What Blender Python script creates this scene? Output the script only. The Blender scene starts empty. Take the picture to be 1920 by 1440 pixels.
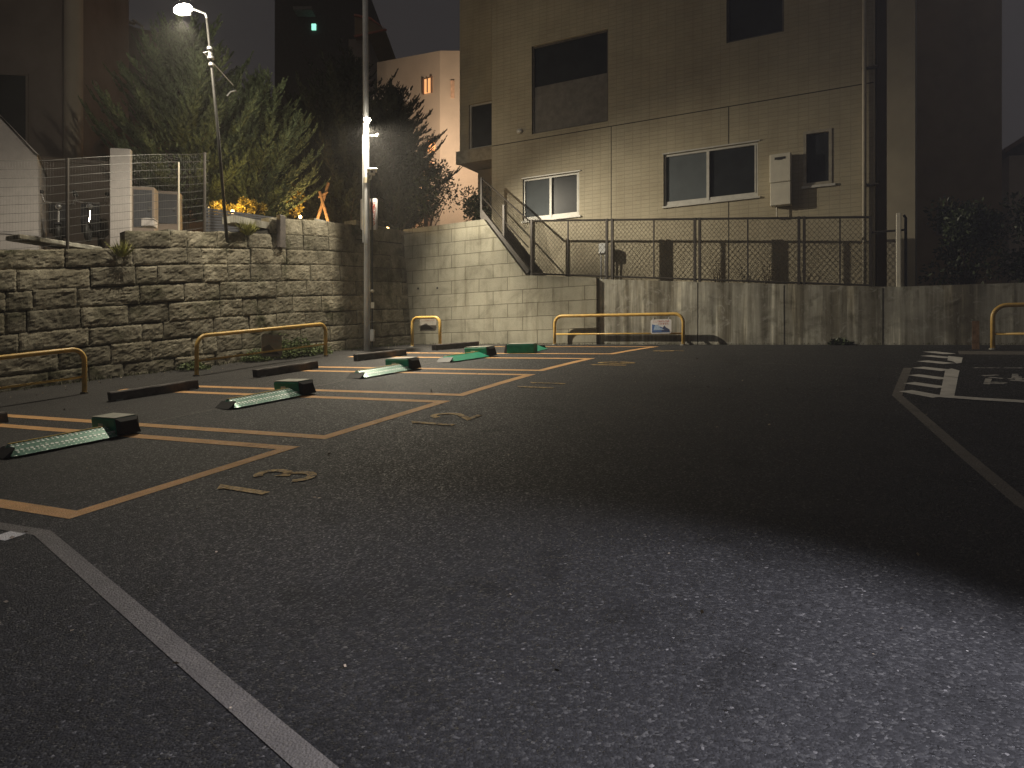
import bpy, math, random
import numpy as np
from mathutils import Vector, noise
R = math.radians
random.seed(7)
sc = bpy.context.scene

# ------------------------------------------------------------------ camera
F, YH, H, TH = 1429.0, 705.0, 1.794, 0.5
cam_d = bpy.data.cameras.new('camera'); cam = bpy.data.objects.new('camera', cam_d)
sc.collection.objects.link(cam)
cam.location = (0, 0, H); cam.rotation_euler = (R(90), 0, 0)
cam_d.sensor_width = 36; cam_d.lens = 36*F/1920; cam_d.shift_y = -15/1920
cam_d.clip_end = 500; cam_d.clip_start = 0.05
sc.camera = cam
# ------------------------------------------------------------------ sky and view
w = bpy.data.worlds.new('World'); sc.world = w; w.use_nodes = True
wn = w.node_tree
bg = wn.nodes['Background']
sky = wn.nodes.new('ShaderNodeTexSky'); sky.sky_type = 'NISHITA'; sky.sun_disc = False
sky.sun_elevation = R(-4); sky.sun_rotation = R(200)
mixn = wn.nodes.new('ShaderNodeMix'); mixn.data_type = 'RGBA'; mixn.blend_type = 'ADD'; mixn.inputs[0].default_value = 1
mulc = wn.nodes.new('ShaderNodeMix'); mulc.data_type = 'RGBA'; mulc.blend_type = 'MULTIPLY'; mulc.inputs[0].default_value = 1
mulc.inputs[7].default_value = (0.05, 0.05, 0.05, 1)
wn.links.new(sky.outputs[0], mulc.inputs[6])
wn.links.new(mulc.outputs[2], mixn.inputs[6]); mixn.inputs[7].default_value = (0.27, 0.245, 0.25, 1)   # town glow on a night sky
wn.links.new(mixn.outputs[2], bg.inputs[0]); bg.inputs[1].default_value = 0.1
sun_d = bpy.data.lights.new('night_glow', 'SUN'); sun_d.energy = 0.03; sun_d.angle = R(80); sun_d.color = (1, .80, .60)
sun = bpy.data.objects.new('night_glow', sun_d); sc.collection.objects.link(sun)
sun.rotation_euler = (R(48), 0, R(-25))
vs = sc.view_settings
vs.view_transform = 'Standard'; vs.look = 'None'; vs.exposure = 0; vs.gamma = 1
sc.cycles.use_denoising = True
sc.cycles.max_bounces = 6; sc.cycles.diffuse_bounces = 3; sc.cycles.glossy_bounces = 3
sc.cycles.transparent_max_bounces = 8; sc.cycles.sample_clamp_indirect = 2.0; sc.cycles.sample_clamp_direct = 0
sc.cycles.caustics_reflective = False; sc.cycles.caustics_refractive = False

# ------------------------------------------------------------------ the lot's own axes: s along the row of bays, t across them
D = np.array([math.sin(TH), math.cos(TH)]); E = np.array([math.cos(TH), -math.sin(TH)]); O = np.array([-3.5034, 6.0207])
def st(x, y):
    q = np.array([x, y])-O
    return float(q@D), float(q@E)
def GZ(x, y):                                   # the sloping asphalt
    s, t = st(x, y)
    return .0516*x+.1387*y-.0035*max(0, min(s, 22)-6)**2
def P(s, t, z=0):
    q = O+s*D+t*E
    return Vector((q[0], q[1], z))
def GP(s, t, dz=0):
    q = O+s*D+t*E
    return Vector((q[0], q[1], GZ(q[0], q[1])+dz))
def G(u, v):                                    # where a line of sight meets the asphalt, as (s, t)
    k = (u-960)/F; m = -(v-YH)/F; Y = .5
    while Y < 70 and m*Y+H > GZ(k*Y, Y): Y += .005
    return st(k*Y, Y)
def PW(u, v, s):                                # where it meets an upright plane of constant s, as (t, z)
    k = (u-960)/F; Y = (s+O@D)/(k*D[0]+D[1])
    return st(k*Y, Y)[1], -(v-YH)/F*Y+H
def RP(u, v, Y): return Vector(((u-960)/F*Y, Y, H-(v-YH)/F*Y))

# ------------------------------------------------------------------ materials
MATS = {}
def new_mat(name):
    m = bpy.data.materials.new(name); m.use_nodes = True
    nt = m.node_tree; b = nt.nodes['Principled BSDF']
    return m, nt, b
def N(nt, t, **kw):
    n = nt.nodes.new(t)
    for k, v in kw.items(): setattr(n, k, v)
    return n
def ramp(nt, stops, interp='LINEAR'):
    n = nt.nodes.new('ShaderNodeValToRGB'); cr = n.color_ramp; cr.interpolation = interp
    while len(cr.elements) > 1: cr.elements.remove(cr.elements[0])
    cr.elements[0].position = stops[0][0]; cr.elements[0].color = (*stops[0][1], 1)
    for p, c in stops[1:]:
        e = cr.elements.new(p); e.color = (*c, 1)
    return n
def mixc(nt, a, b, fac, mode='MIX'):
    n = nt.nodes.new('ShaderNodeMix'); n.data_type = 'RGBA'; n.blend_type = mode
    for i, x in ((0, fac), (6, a), (7, b)):
        if hasattr(x, 'is_output') or isinstance(x, bpy.types.NodeSocket): nt.links.new(x, n.inputs[i])
        elif i == 0: n.inputs[0].default_value = x
        else: n.inputs[i].default_value = (*x, 1)
    return n.outputs[2]
def coords(nt, scale=(1, 1, 1), rot=(0, 0, 0), kind='Object'):
    tc = nt.nodes.new('ShaderNodeTexCoord'); mp = nt.nodes.new('ShaderNodeMapping')
    mp.inputs['Scale'].default_value = scale; mp.inputs['Rotation'].default_value = rot
    nt.links.new(tc.outputs[kind], mp.inputs[0]); return mp.outputs[0]
def noise_n(nt, vec, scale, detail=5, rough=.6, dist=0):
    n = nt.nodes.new('ShaderNodeTexNoise'); n.inputs['Scale'].default_value = scale
    n.inputs['Detail'].default_value = detail; n.inputs['Roughness'].default_value = rough
    n.inputs['Distortion'].default_value = dist
    nt.links.new(vec, n.inputs['Vector']); return n
def bump(nt, b, height, strength=.4, dist=.01):
    n = nt.nodes.new('ShaderNodeBump'); n.inputs['Strength'].default_value = strength; n.inputs['Distance'].default_value = dist
    nt.links.new(height, n.inputs['Height']); nt.links.new(n.outputs[0], b.inputs['Normal'])
def mat(name, col, rough=.6, metal=0, var=.25, scale=6, bmp=.15, island=0, bscale=60, spec=.5):
    """painted, plastic or metal surface with grime and fine unevenness"""
    if name in MATS: return MATS[name]
    m, nt, b = new_mat(name)
    v = coords(nt)
    n = noise_n(nt, v, scale)
    lo = tuple(c*(1-var) for c in col); hi = tuple(min(1, c*(1+var)) for c in col)
    r = ramp(nt, [(.3, lo), (.7, hi)]); nt.links.new(n.outputs[0], r.inputs[0])
    out = r.outputs[0]
    if island:
        g = N(nt, 'ShaderNodeNewGeometry')
        r2 = ramp(nt, [(0, (1-island,)*3), (1, (1+island,)*3)])
        nt.links.new(g.outputs['Random Per Island'], r2.inputs[0])
        out = mixc(nt, out, r2.outputs[0], 1.0, 'MULTIPLY')
    nt.links.new(out, b.inputs['Base Color'])
    b.inputs['Roughness'].default_value = rough; b.inputs['Metallic'].default_value = metal
    b.inputs['Specular IOR Level'].default_value = spec
    if bmp:
        n2 = noise_n(nt, v, bscale, 3); bump(nt, b, n2.outputs[0], bmp, .004)
    MATS[name] = m; return m
def emis(name, col, strength):
    m, nt, b = new_mat(name)
    b.inputs['Base Color'].default_value = (*[min(1, c) for c in col], 1)
    v = coords(nt); n = noise_n(nt, v, 3, 2)
    r = ramp(nt, [(.2, tuple(c*.75 for c in col)), (.8, col)]); nt.links.new(n.outputs[0], r.inputs[0])
    nt.links.new(r.outputs[0], b.inputs['Emission Color']); b.inputs['Emission Strength'].default_value = strength
    return m

def t_mask(nt, edge, soft):                     # 1 on the wall side of the seam that runs behind the lock plates
    tc = N(nt, 'ShaderNodeTexCoord'); vm = N(nt, 'ShaderNodeVectorMath', operation='DOT_PRODUCT')
    nt.links.new(tc.outputs['Object'], vm.inputs[0]); vm.inputs[1].default_value = (E[0], E[1], 0)
    mr = N(nt, 'ShaderNodeMapRange'); c = float(O@E)+edge
    mr.inputs['From Min'].default_value = c-soft; mr.inputs['From Max'].default_value = c+soft
    mr.inputs['To Min'].default_value = 1; mr.inputs['To Max'].default_value = 0
    nt.links.new(vm.outputs['Value'], mr.inputs['Value']); return mr.outputs[0]
def asphalt_nodes(nt, b):
    v = coords(nt)
    v1 = N(nt, 'ShaderNodeTexVoronoi'); v1.inputs['Scale'].default_value = 74; nt.links.new(v, v1.inputs['Vector'])
    s1 = N(nt, 'ShaderNodeSeparateColor'); nt.links.new(v1.outputs['Color'], s1.inputs[0])
    r1 = ramp(nt, [(0, (.028, .028, .029)), (.55, (.044, .044, .046)), (.82, (.066, .066, .068)), (.94, (.094, .093, .091)), (.992, (.145, .143, .138)), (1, (.32, .31, .3))])
    nt.links.new(s1.outputs[0], r1.inputs[0])
    v2 = N(nt, 'ShaderNodeTexVoronoi'); v2.inputs['Scale'].default_value = 52; nt.links.new(v, v2.inputs['Vector'])
    s2 = N(nt, 'ShaderNodeSeparateColor'); nt.links.new(v2.outputs['Color'], s2.inputs[0])
    r2 = ramp(nt, [(0, (0, 0, 0)), (.968, (0, 0, 0)), (.976, (1, 1, 1)), (1, (1, 1, 1))]); nt.links.new(s2.outputs[1], r2.inputs[0])
    d2 = N(nt, 'ShaderNodeMath', operation='LESS_THAN'); d2.inputs[1].default_value = .3; nt.links.new(v2.outputs['Distance'], d2.inputs[0])
    pm = N(nt, 'ShaderNodeMath', operation='MULTIPLY'); nt.links.new(r2.outputs[0], pm.inputs[0]); nt.links.new(d2.outputs[0], pm.inputs[1])
    r2c = ramp(nt, [(0, (.075, .073, .07)), (.75, (.105, .103, .10)), (.94, (.20, .195, .19)), (1, (.6, .58, .54))]); nt.links.new(s2.outputs[2], r2c.inputs[0])
    col = mixc(nt, r1.outputs[0], r2c.outputs[0], pm.outputs[0])
    fine = noise_n(nt, v, 120, 3); rf = ramp(nt, [(.3, (.050, .048, .047)), (.7, (.080, .077, .075))]); nt.links.new(fine.outputs[0], rf.inputs[0])
    tm = t_mask(nt, -3.12, .03)
    col = mixc(nt, col, rf.outputs[0], tm)
    big = noise_n(nt, v, .55, 6, .62, .6); rb = ramp(nt, [(.28, (.46, .46, .46)), (.5, (.62, .62, .62)), (.75, (.80, .79, .78))]); nt.links.new(big.outputs[0], rb.inputs[0])
    col = mixc(nt, col, rb.outputs[0], 1.0, 'MULTIPLY')
    oil = noise_n(nt, v, 1.7, 4, .5, .3); ro = ramp(nt, [(.3, (.62, .62, .62)), (.42, (1, 1, 1))]); nt.links.new(oil.outputs[0], ro.inputs[0])
    col = mixc(nt, col, ro.outputs[0], 1.0, 'MULTIPLY')
    rr = ramp(nt, [(0, (.85,)*3), (.75, (.7,)*3), (.93, (.42,)*3), (1, (.3,)*3)]); nt.links.new(s1.outputs[1], rr.inputs[0])
    nt.links.new(rr.outputs[0], b.inputs['Roughness'])
    b.inputs['Specular IOR Level'].default_value = .28
    ad = N(nt, 'ShaderNodeMath', operation='MULTIPLY'); nt.links.new(v1.outputs['Distance'], ad.inputs[0])
    sub = N(nt, 'ShaderNodeMath', operation='SUBTRACT'); sub.inputs[0].default_value = 1; nt.links.new(tm, sub.inputs[1]); nt.links.new(sub.outputs[0], ad.inputs[1])
    neg = N(nt, 'ShaderNodeMath', operation='MULTIPLY_ADD'); nt.links.new(ad.outputs[0], neg.inputs[0]); neg.inputs[1].default_value = -1
    nt.links.new(fine.outputs[0], neg.inputs[2])
    bump(nt, b, neg.outputs[0], .75, .006)
    return col
def make_asphalt():
    m, nt, b = new_mat('asphalt'); nt.links.new(asphalt_nodes(nt, b), b.inputs['Base Color']); return m
def make_paint(name, col, wear=.45, rough=.65):
    m, nt, b = new_mat(name)
    base = asphalt_nodes(nt, b)
    v = coords(nt); n = noise_n(nt, v, 16, 8, .75); n2 = noise_n(nt, v, 1.6, 3)
    ad = N(nt, 'ShaderNodeMath', operation='MULTIPLY_ADD'); nt.links.new(n2.outputs[0], ad.inputs[0]); ad.inputs[1].default_value = .5; nt.links.new(n.outputs[0], ad.inputs[2])
    r = ramp(nt, [(wear+.18, (0, 0, 0)), (wear+.34, (1, 1, 1))]); nt.links.new(ad.outputs[0], r.inputs[0])
    n3 = noise_n(nt, v, 5, 5); r3 = ramp(nt, [(.3, tuple(c*.72 for c in col)), (.7, col)]); nt.links.new(n3.outputs[0], r3.inputs[0])
    nt.links.new(mixc(nt, base, r3.outputs[0], r.outputs[0]), b.inputs['Base Color'])
    return m
M_asphalt = make_asphalt()
M_orange = make_paint('faded_orange_paint', (.80, .46, .20), .28)
M_number = make_paint('worn_yellow_paint', (.70, .48, .20), .45)
M_white = make_paint('worn_white_paint', (.80, .78, .74), .06)
M_text = make_paint('scrubbed_white_paint', (.6, .58, .55), .46)
M_strip = make_paint('concrete_edging', (.20, .185, .165), .12)
M_seam = make_paint('seam_sealant', (.13, .12, .11), .35)

def make_stone():
    m, nt, b = new_mat('weathered_tuff'); v = coords(nt)
    n = noise_n(nt, v, 2.2, 8, .68, .5)
    r = ramp(nt, [(.28, (.10, .092, .07)), (.46, (.23, .21, .162)), (.62, (.34, .315, .25)), (.8, (.44, .41, .335))]); nt.links.new(n.outputs[0], r.inputs[0])
    g = N(nt, 'ShaderNodeNewGeometry'); ri = ramp(nt, [(0, (.64, .64, .63)), (1, (1.16, 1.15, 1.12))]); nt.links.new(g.outputs['Random Per Island'], ri.inputs[0])
    col = mixc(nt, r.outputs[0], ri.outputs[0], 1.0, 'MULTIPLY')
    moss = noise_n(nt, v, .9, 6, .7, .4); rm = ramp(nt, [(.52, (0, 0, 0)), (.68, (1, 1, 1))]); nt.links.new(moss.outputs[0], rm.inputs[0])
    col = mixc(nt, col, (.055, .056, .03), rm.outputs[0])
    pit = noise_n(nt, v, 26, 5, .7, .8); rp = ramp(nt, [(.33, (.35, .35, .35)), (.48, (1, 1, 1))]); nt.links.new(pit.outputs[0], rp.inputs[0])
    col = mixc(nt, col, rp.outputs[0], .8, 'MULTIPLY')
    nt.links.new(col, b.inputs['Base Color']); b.inputs['Roughness'].default_value = .92; b.inputs['Specular IOR Level'].default_value = .15
    v2 = coords(nt, (1, 1, 1), (0, R(35), R(25))); ch = noise_n(nt, v2, 20, 6, .7, 1.2)
    bump(nt, b, ch.outputs[0], .45, .035)
    return m
M_stone = make_stone()
M_joint = mat('dark_joint', (.035, .032, .025), .95)

def local_uv(nt):                               # (along the wall, up, 0) from object space
    tc = N(nt, 'ShaderNodeTexCoord'); sp = N(nt, 'ShaderNodeSeparateXYZ'); cb = N(nt, 'ShaderNodeCombineXYZ')
    nt.links.new(tc.outputs['Object'], sp.inputs[0]); nt.links.new(sp.outputs[0], cb.inputs[0]); nt.links.new(sp.outputs[2], cb.inputs[1])
    return cb.outputs[0], tc.outputs['Object']
def make_blockwork():
    m, nt, b = new_mat('concrete_blockwork'); uv, v = local_uv(nt)
    wob = noise_n(nt, v, 1.5, 3); vm = N(nt, 'ShaderNodeVectorMath', operation='MULTIPLY_ADD'); nt.links.new(wob.outputs['Color'], vm.inputs[0]); vm.inputs[1].default_value = (.03, .03, 0); nt.links.new(uv, vm.inputs[2])
    br = N(nt, 'ShaderNodeTexBrick'); br.offset = .5; br.inputs['Scale'].default_value = 1; br.inputs['Mortar Size'].default_value = .011; br.inputs['Mortar Smooth'].default_value = .5
    br.inputs['Brick Width'].default_value = .95; br.inputs['Row Height'].default_value = .385
    br.inputs['Color1'].default_value = (.335, .32, .26, 1); br.inputs['Color2'].default_value = (.28, .267, .215, 1); br.inputs['Mortar'].default_value = (.12, .11, .08, 1)
    nt.links.new(vm.outputs[0], br.inputs['Vector'])
    n = noise_n(nt, v, 1.3, 8, .7, .5); r = ramp(nt, [(.3, (.55, .54, .5)), (.5, (.95, .95, .93)), (.75, (1.2, 1.2, 1.17))]); nt.links.new(n.outputs[0], r.inputs[0])
    col = mixc(nt, br.outputs[0], r.outputs[0], 1.0, 'MULTIPLY')
    sv = coords(nt, (5, 5, .5)); s = noise_n(nt, sv, 1, 5, .6); rs = ramp(nt, [(.3, (.62, .6, .54)), (.48, (1, 1, 1))]); nt.links.new(s.outputs[0], rs.inputs[0])
    col = mixc(nt, col, rs.outputs[0], .8, 'MULTIPLY')
    sp = noise_n(nt, v, 45, 4, .7); rsp = ramp(nt, [(.33, (.5, .5, .48)), (.45, (1, 1, 1))]); nt.links.new(sp.outputs[0], rsp.inputs[0])
    col = mixc(nt, col, rsp.outputs[0], .7, 'MULTIPLY')
    nt.links.new(col, b.inputs['Base Color']); b.inputs['Roughness'].default_value = .9
    inv = N(nt, 'ShaderNodeMath', operation='MULTIPLY_ADD'); nt.links.new(br.outputs['Fac'], inv.inputs[0]); inv.inputs[1].default_value = -1.2; nt.links.new(sp.outputs[0], inv.inputs[2])
    bump(nt, b, inv.outputs[0], .6, .012)
    return m
def make_streaky():
    m, nt, b = new_mat('stained_concrete'); v = coords(nt)
    n = noise_n(nt, v, 1.1, 8, .65, .3); r = ramp(nt, [(.3, (.22, .212, .185)), (.55, (.34, .33, .29)), (.75, (.44, .43, .385))]); nt.links.new(n.outputs[0], r.inputs[0])
    a = noise_n(nt, coords(nt, (4.2, 4.2, .2)), 1, 7, .72, .2); ra = ramp(nt, [(.36, (.38, .36, .31)), (.46, (.84, .83, .80)), (.55, (1.2, 1.2, 1.17)), (.63, (2.3, 2.3, 2.25))]); nt.links.new(a.outputs[0], ra.inputs[0])
    mk = noise_n(nt, coords(nt, (1.1, 1.1, 1.4)), 1, 4, .65, .8); rk = ramp(nt, [(.36, (.35, .35, .35)), (.58, (1, 1, 1))]); nt.links.new(mk.outputs[0], rk.inputs[0])
    col = mixc(nt, r.outputs[0], ra.outputs[0], rk.outputs[0], 'MULTIPLY')
    a2 = noise_n(nt, coords(nt, (1.6, 1.6, .12)), 1, 4, .6); ra2 = ramp(nt, [(.42, (.5, .47, .41)), (.54, (1.05, 1.05, 1.04))]); nt.links.new(a2.outputs[0], ra2.inputs[0])
    col = mixc(nt, col, ra2.outputs[0], 1.0, 'MULTIPLY')
    pt = noise_n(nt, v, 3.2, 9, .8, 1); rp = ramp(nt, [(.54, (0, 0, 0)), (.66, (1, 1, 1))]); nt.links.new(pt.outputs[0], rp.inputs[0])
    col = mixc(nt, col, (.50, .49, .45), mixc(nt, (0, 0, 0), rp.outputs[0], .6))
    dk = noise_n(nt, v, 2.1, 8, .7, .6); rdk = ramp(nt, [(.33, (.42, .41, .36)), (.47, (1, 1, 1))]); nt.links.new(dk.outputs[0], rdk.inputs[0])
    col = mixc(nt, col, rdk.outputs[0], .8, 'MULTIPLY')
    nt.links.new(col, b.inputs['Base Color']); b.inputs['Roughness'].default_value = .88
    f = noise_n(nt, v, 40, 5, .7); bump(nt, b, f.outputs[0], .5, .008)
    return m
def make_tile(name, c1, c2, mort, bw=.20, rh=.1, ms=.007):
    m, nt, b = new_mat(name); uv, v = local_uv(nt)
    br = N(nt, 'ShaderNodeTexBrick'); br.offset = 0.0 if bw < .3 else .5; br.inputs['Scale'].default_value = 1; br.inputs['Mortar Size'].default_value = ms; br.inputs['Mortar Smooth'].default_value = .2
    br.inputs['Brick Width'].default_value = bw; br.inputs['Row Height'].default_value = rh
    br.inputs['Color1'].default_value = (*c1, 1); br.inputs['Color2'].default_value = (*c2, 1); br.inputs['Mortar'].default_value = (*mort, 1)
    nt.links.new(uv, br.inputs['Vector'])
    n = noise_n(nt, v, .8, 6, .6); r = ramp(nt, [(.3, (.82, .8, .77)), (.7, (1.1, 1.1, 1.08))]); nt.links.new(n.outputs[0], r.inputs[0])
    col = mixc(nt, br.outputs[0], r.outputs[0], 1.0, 'MULTIPLY')
    sv = noise_n(nt, coords(nt, (3, 3, .25)), 1, 5, .6); rs = ramp(nt, [(.3, (.78, .76, .7)), (.5, (1, 1, 1))]); nt.links.new(sv.outputs[0], rs.inputs[0])
    col = mixc(nt, col, rs.outputs[0], .3, 'MULTIPLY')
    nt.links.new(col, b.inputs['Base Color']); b.inputs['Roughness'].default_value = .55; b.inputs['Specular IOR Level'].default_value = .3
    inv = N(nt, 'ShaderNodeMath', operation='MULTIPLY'); nt.links.new(br.outputs['Fac'], inv.inputs[0]); inv.inputs[1].default_value = -1
    bump(nt, b, inv.outputs[0], .6, .008)
    return m
M_block = make_blockwork(); M_conc = make_streaky()
M_tile = make_tile('beige_ceramic_tile', (.43, .385, .285), (.40, .36, .265), (.335, .30, .228), .24, .108, .006)
M_yellow = mat('yellow_enamel', (.68, .44, .12), .38, 0, .22, 9, .1)
M_fence = mat('brown_fence_metal', (.055, .048, .042), .5, .3)
M_wire = mat('fence_wire', (.045, .04, .034), .5, .4, bmp=0)
M_zinc = mat('galvanised_steel', (.52, .53, .53), .5, .35, .18, 5, .1)
M_alum = mat('pale_aluminium', (.55, .54, .50), .45, .1, .12)
M_glass_f = mat('frosted_pane', (.10, .115, .125), .8, 0, .12, 2, 0, spec=.2)
M_glass_d = mat('dark_pane', (.022, .025, .028), .25, 0, .3, 2, 0, spec=.25)
M_green = mat('green_enamel', (.015, .26, .155), .42, 0, .22, 8, .15)
M_black = mat('black_rubber', (.018, .018, .018), .6)
M_beam = mat('worn_dark_beam', (.12, .105, .098), .6, 0, .45, 7, .4)
M_cream = mat('cream_plastic', (.62, .59, .50), .45, 0, .08)
M_pipe = mat('beige_pipe', (.50, .46, .37), .5, 0, .12)
M_wood = mat('rough_timber', (.30, .18, .10), .85, 0, .35, 12, .4)
M_bark = mat('bark', (.075, .058, .042), .95, 0, .4, 14, .8)
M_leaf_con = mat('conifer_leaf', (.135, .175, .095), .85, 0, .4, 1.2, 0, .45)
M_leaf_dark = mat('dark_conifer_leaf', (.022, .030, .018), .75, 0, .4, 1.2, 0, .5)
M_leaf_bush = mat('shrub_leaf', (.045, .062, .026), .5, 0, .4, 1.5, 0, .5)
M_leaf_weed = mat('weed_leaf', (.085, .115, .035), .7, 0, .4, 3, 0, .5)
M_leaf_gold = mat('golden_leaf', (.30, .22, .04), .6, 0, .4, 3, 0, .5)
M_plaster = mat('salmon_plaster', (.52, .45, .35), .9, 0, .12, .7, .3)
M_darkwall = mat('dark_render', (.26, .215, .185), .9, 0, .2, .6, .2)
M_brownwall = mat('brown_render', (.30, .225, .13), .9, 0, .2, .6, .2)
M_roof = mat('brown_roof', (.20, .115, .075), .8, 0, .3, 2, .3)
M_pale = mat('pale_siding', (.50, .47, .46), .7, 0, .08)
M_slat = mat('blue_grey_board', (.06, .063, .075), .55, 0, .2)
M_scoot = mat('scooter_paint', (.03, .03, .033), .25, .1, .2)
M_chrome = mat('chrome', (.6, .6, .6), .18, .9, .05, 3, 0)
M_soil = mat('soil', (.07, .058, .042), .95, 0, .5, 4, .8)
M_sign = mat('white_sign_plate', (.68, .66, .66), .45, 0, .06)
M_signold = mat('faded_sign_plate', (.22, .20, .17), .6, 0, .2)
M_red = mat('red_ink', (.42, .05, .03), .5, 0, .1)
M_blue = mat('blue_ink', (.06, .13, .33), .5, 0, .3, 30)
M_navy = mat('navy_ink', (.03, .045, .11), .5, 0, .3, 30)
M_sky = mat('pale_blue_ink', (.32, .42, .58), .5, 0, .2, 20)
M_ink = mat('faded_ink', (.055, .05, .05), .6, 0, .3)
M_fadered = mat('faded_red_ink', (.27, .13, .10), .6, 0, .3)

def make_checker():                             # raised lozenges of a tread plate on worn green steel
    m, nt, b = new_mat('green_tread_plate'); v = coords(nt)
    n = noise_n(nt, v, 7, 6, .7); r = ramp(nt, [(.3, (.05, .20, .14)), (.55, (.12, .27, .21)), (.8, (.30, .40, .36))]); nt.links.new(n.outputs[0], r.inputs[0])
    vo = N(nt, 'ShaderNodeTexVoronoi'); vo.inputs['Scale'].default_value = 19; vo.inputs['Randomness'].default_value = .12; nt.links.new(v, vo.inputs['Vector'])
    rd = ramp(nt, [(.30, (1, 1, 1)), (.40, (0, 0, 0))]); nt.links.new(vo.outputs['Distance'], rd.inputs[0])
    col = mixc(nt, r.outputs[0], (.85, .90, .88), rd.outputs[0])
    nt.links.new(col, b.inputs['Base Color']); b.inputs['Roughness'].default_value = .36; b.inputs['Metallic'].default_value = .35
    bump(nt, b, rd.outputs[0], .8, .004); return m
M_tread = make_checker()

# ------------------------------------------------------------------ mesh helpers
class MB:
    def __init__(s): s.v = []; s.f = []; s.smooth = False
    def quad(s, a, b, c, d):
        n = len(s.v); s.v += [tuple(a), tuple(b), tuple(c), tuple(d)]; s.f.append((n, n+1, n+2, n+3)); return s
    def poly(s, pts):
        n = len(s.v); s.v += [tuple(p) for p in pts]; s.f.append(tuple(range(n, n+len(pts)))); return s
    def box(s, x0, x1, y0, y1, z0, z1):
        n = len(s.v)
        s.v += [(x, y, z) for z in (z0, z1) for y in (y0, y1) for x in (x0, x1)]
        for q in ((0, 2, 3, 1), (4, 5, 7, 6), (0, 1, 5, 4), (2, 6, 7, 3), (0, 4, 6, 2), (1, 3, 7, 5)): s.f.append(tuple(n+i for i in q))
        return s
    def bbox(s, x0, x1, y0, y1, z0, z1, r=.01):   # box with chamfered edges
        xs = (x0, x0+r, x1-r, x1); n = len(s.v)
        rings = []
        for z, k in ((z0, r), (z0+r, 0), (z1-r, 0), (z1, r)):
            a, b_, c, d = x0+k, x1-k, y0+k, y1-k; q = r if k == 0 else r*.6
            ring = [(a+q, c, z), (b_-q, c, z), (b_, c+q, z), (b_, d-q, z), (b_-q, d, z), (a+q, d, z), (a, d-q, z), (a, c+q, z)]
            rings.append(len(s.v)); s.v += ring
        for i in range(3):
            for j in range(8): s.f.append((rings[i]+j, rings[i]+(j+1) % 8, rings[i+1]+(j+1) % 8, rings[i+1]+j))
        s.f.append(tuple(rings[0]+j for j in range(7, -1, -1))); s.f.append(tuple(rings[3]+j for j in range(8)))
        return s
    def tube(s, pts, r, n=8, cap=True):
        pts = [Vector(p) for p in pts]; rr = r if isinstance(r, (list, tuple)) else [r]*len(pts)
        base = len(s.v); up = None
        for i, p in enumerate(pts):
            t = (pts[min(i+1, len(pts)-1)]-pts[max(i-1, 0)]).normalized()
            if up is None:
                up = t.orthogonal().normalized()
            up = (up-t*up.dot(t)).normalized(); side = t.cross(up)
            for k in range(n):
                a = 2*math.pi*k/n; s.v.append(tuple(p+(up*math.cos(a)+side*math.sin(a))*rr[i]))
        for i in range(len(pts)-1):
            for k in range(n):
                a = base+i*n+k; b = base+i*n+(k+1) % n; s.f.append((a, b, b+n, a+n))
        if cap:
            s.f.append(tuple(base+k for k in range(n-1, -1, -1))); e = base+(len(pts)-1)*n; s.f.append(tuple(e+k for k in range(n)))
        return s
    def prism(s, poly, y0, y1):                 # outline in (x, z) pushed from y0 to y1
        n = len(s.v); k = len(poly)
        s.v += [(x, y0, z) for x, z in poly]+[(x, y1, z) for x, z in poly]
        s.f.append(tuple(n+i for i in range(k))); s.f.append(tuple(n+k+i for i in range(k-1, -1, -1)))
        for i in range(k): s.f.append((n+i, n+k+i, n+k+(i+1) % k, n+(i+1) % k))
        return s
    def sphere(s, c, r, n=10, m=7, sq=(1, 1, 1)):
        b = len(s.v)
        for i in range(m+1):
            th = math.pi*i/m
            for j in range(n):
                a = 2*math.pi*j/n; s.v.append((c[0]+r*sq[0]*math.sin(th)*math.cos(a), c[1]+r*sq[1]*math.sin(th)*math.sin(a), c[2]+r*sq[2]*math.cos(th)))
        for i in range(m):
            for j in range(n):
                s.f.append((b+i*n+j, b+i*n+(j+1) % n, b+(i+1)*n+(j+1) % n, b+(i+1)*n+j))
        return s
    def torus(s, c, R_, r, n=20, m=8):          # wheel in the local x-z plane
        b = len(s.v)
        for i in range(n):
            a = 2*math.pi*i/n
            for j in range(m):
                q = 2*math.pi*j/m; rr = R_+r*math.cos(q)
                s.v.append((c[0]+rr*math.cos(a), c[1]+r*math.sin(q), c[2]+rr*math.sin(a)))
        for i in range(n):
            for j in range(m):
                s.f.append((b+i*m+j, b+((i+1) % n)*m+j, b+((i+1) % n)*m+(j+1) % m, b+i*m+(j+1) % m))
        return s
    def build(s, name, material, parent=None, smooth=False):
        me = bpy.data.meshes.new(name); me.from_pydata(s.v, [], s.f); me.materials.append(material)
        if smooth: me.shade_smooth() if hasattr(me, 'shade_smooth') else None
        me.update()
        o = bpy.data.objects.new(name, me); sc.collection.objects.link(o)
        if parent is not None: o.parent = parent
        return o
def tag(o, label=None, cat=None, group=None, kind=None):
    for k, v in (('label', label), ('category', cat), ('group', group), ('kind', kind)):
        if v: o[k] = v
    return o
def thing(name, label, cat, loc, rz=0, group=None):
    o = bpy.data.objects.new(name, None); sc.collection.objects.link(o)
    o.empty_display_size = .2; o.location = loc; o.rotation_euler = (0, 0, rz)
    return tag(o, label, cat, group)
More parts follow.
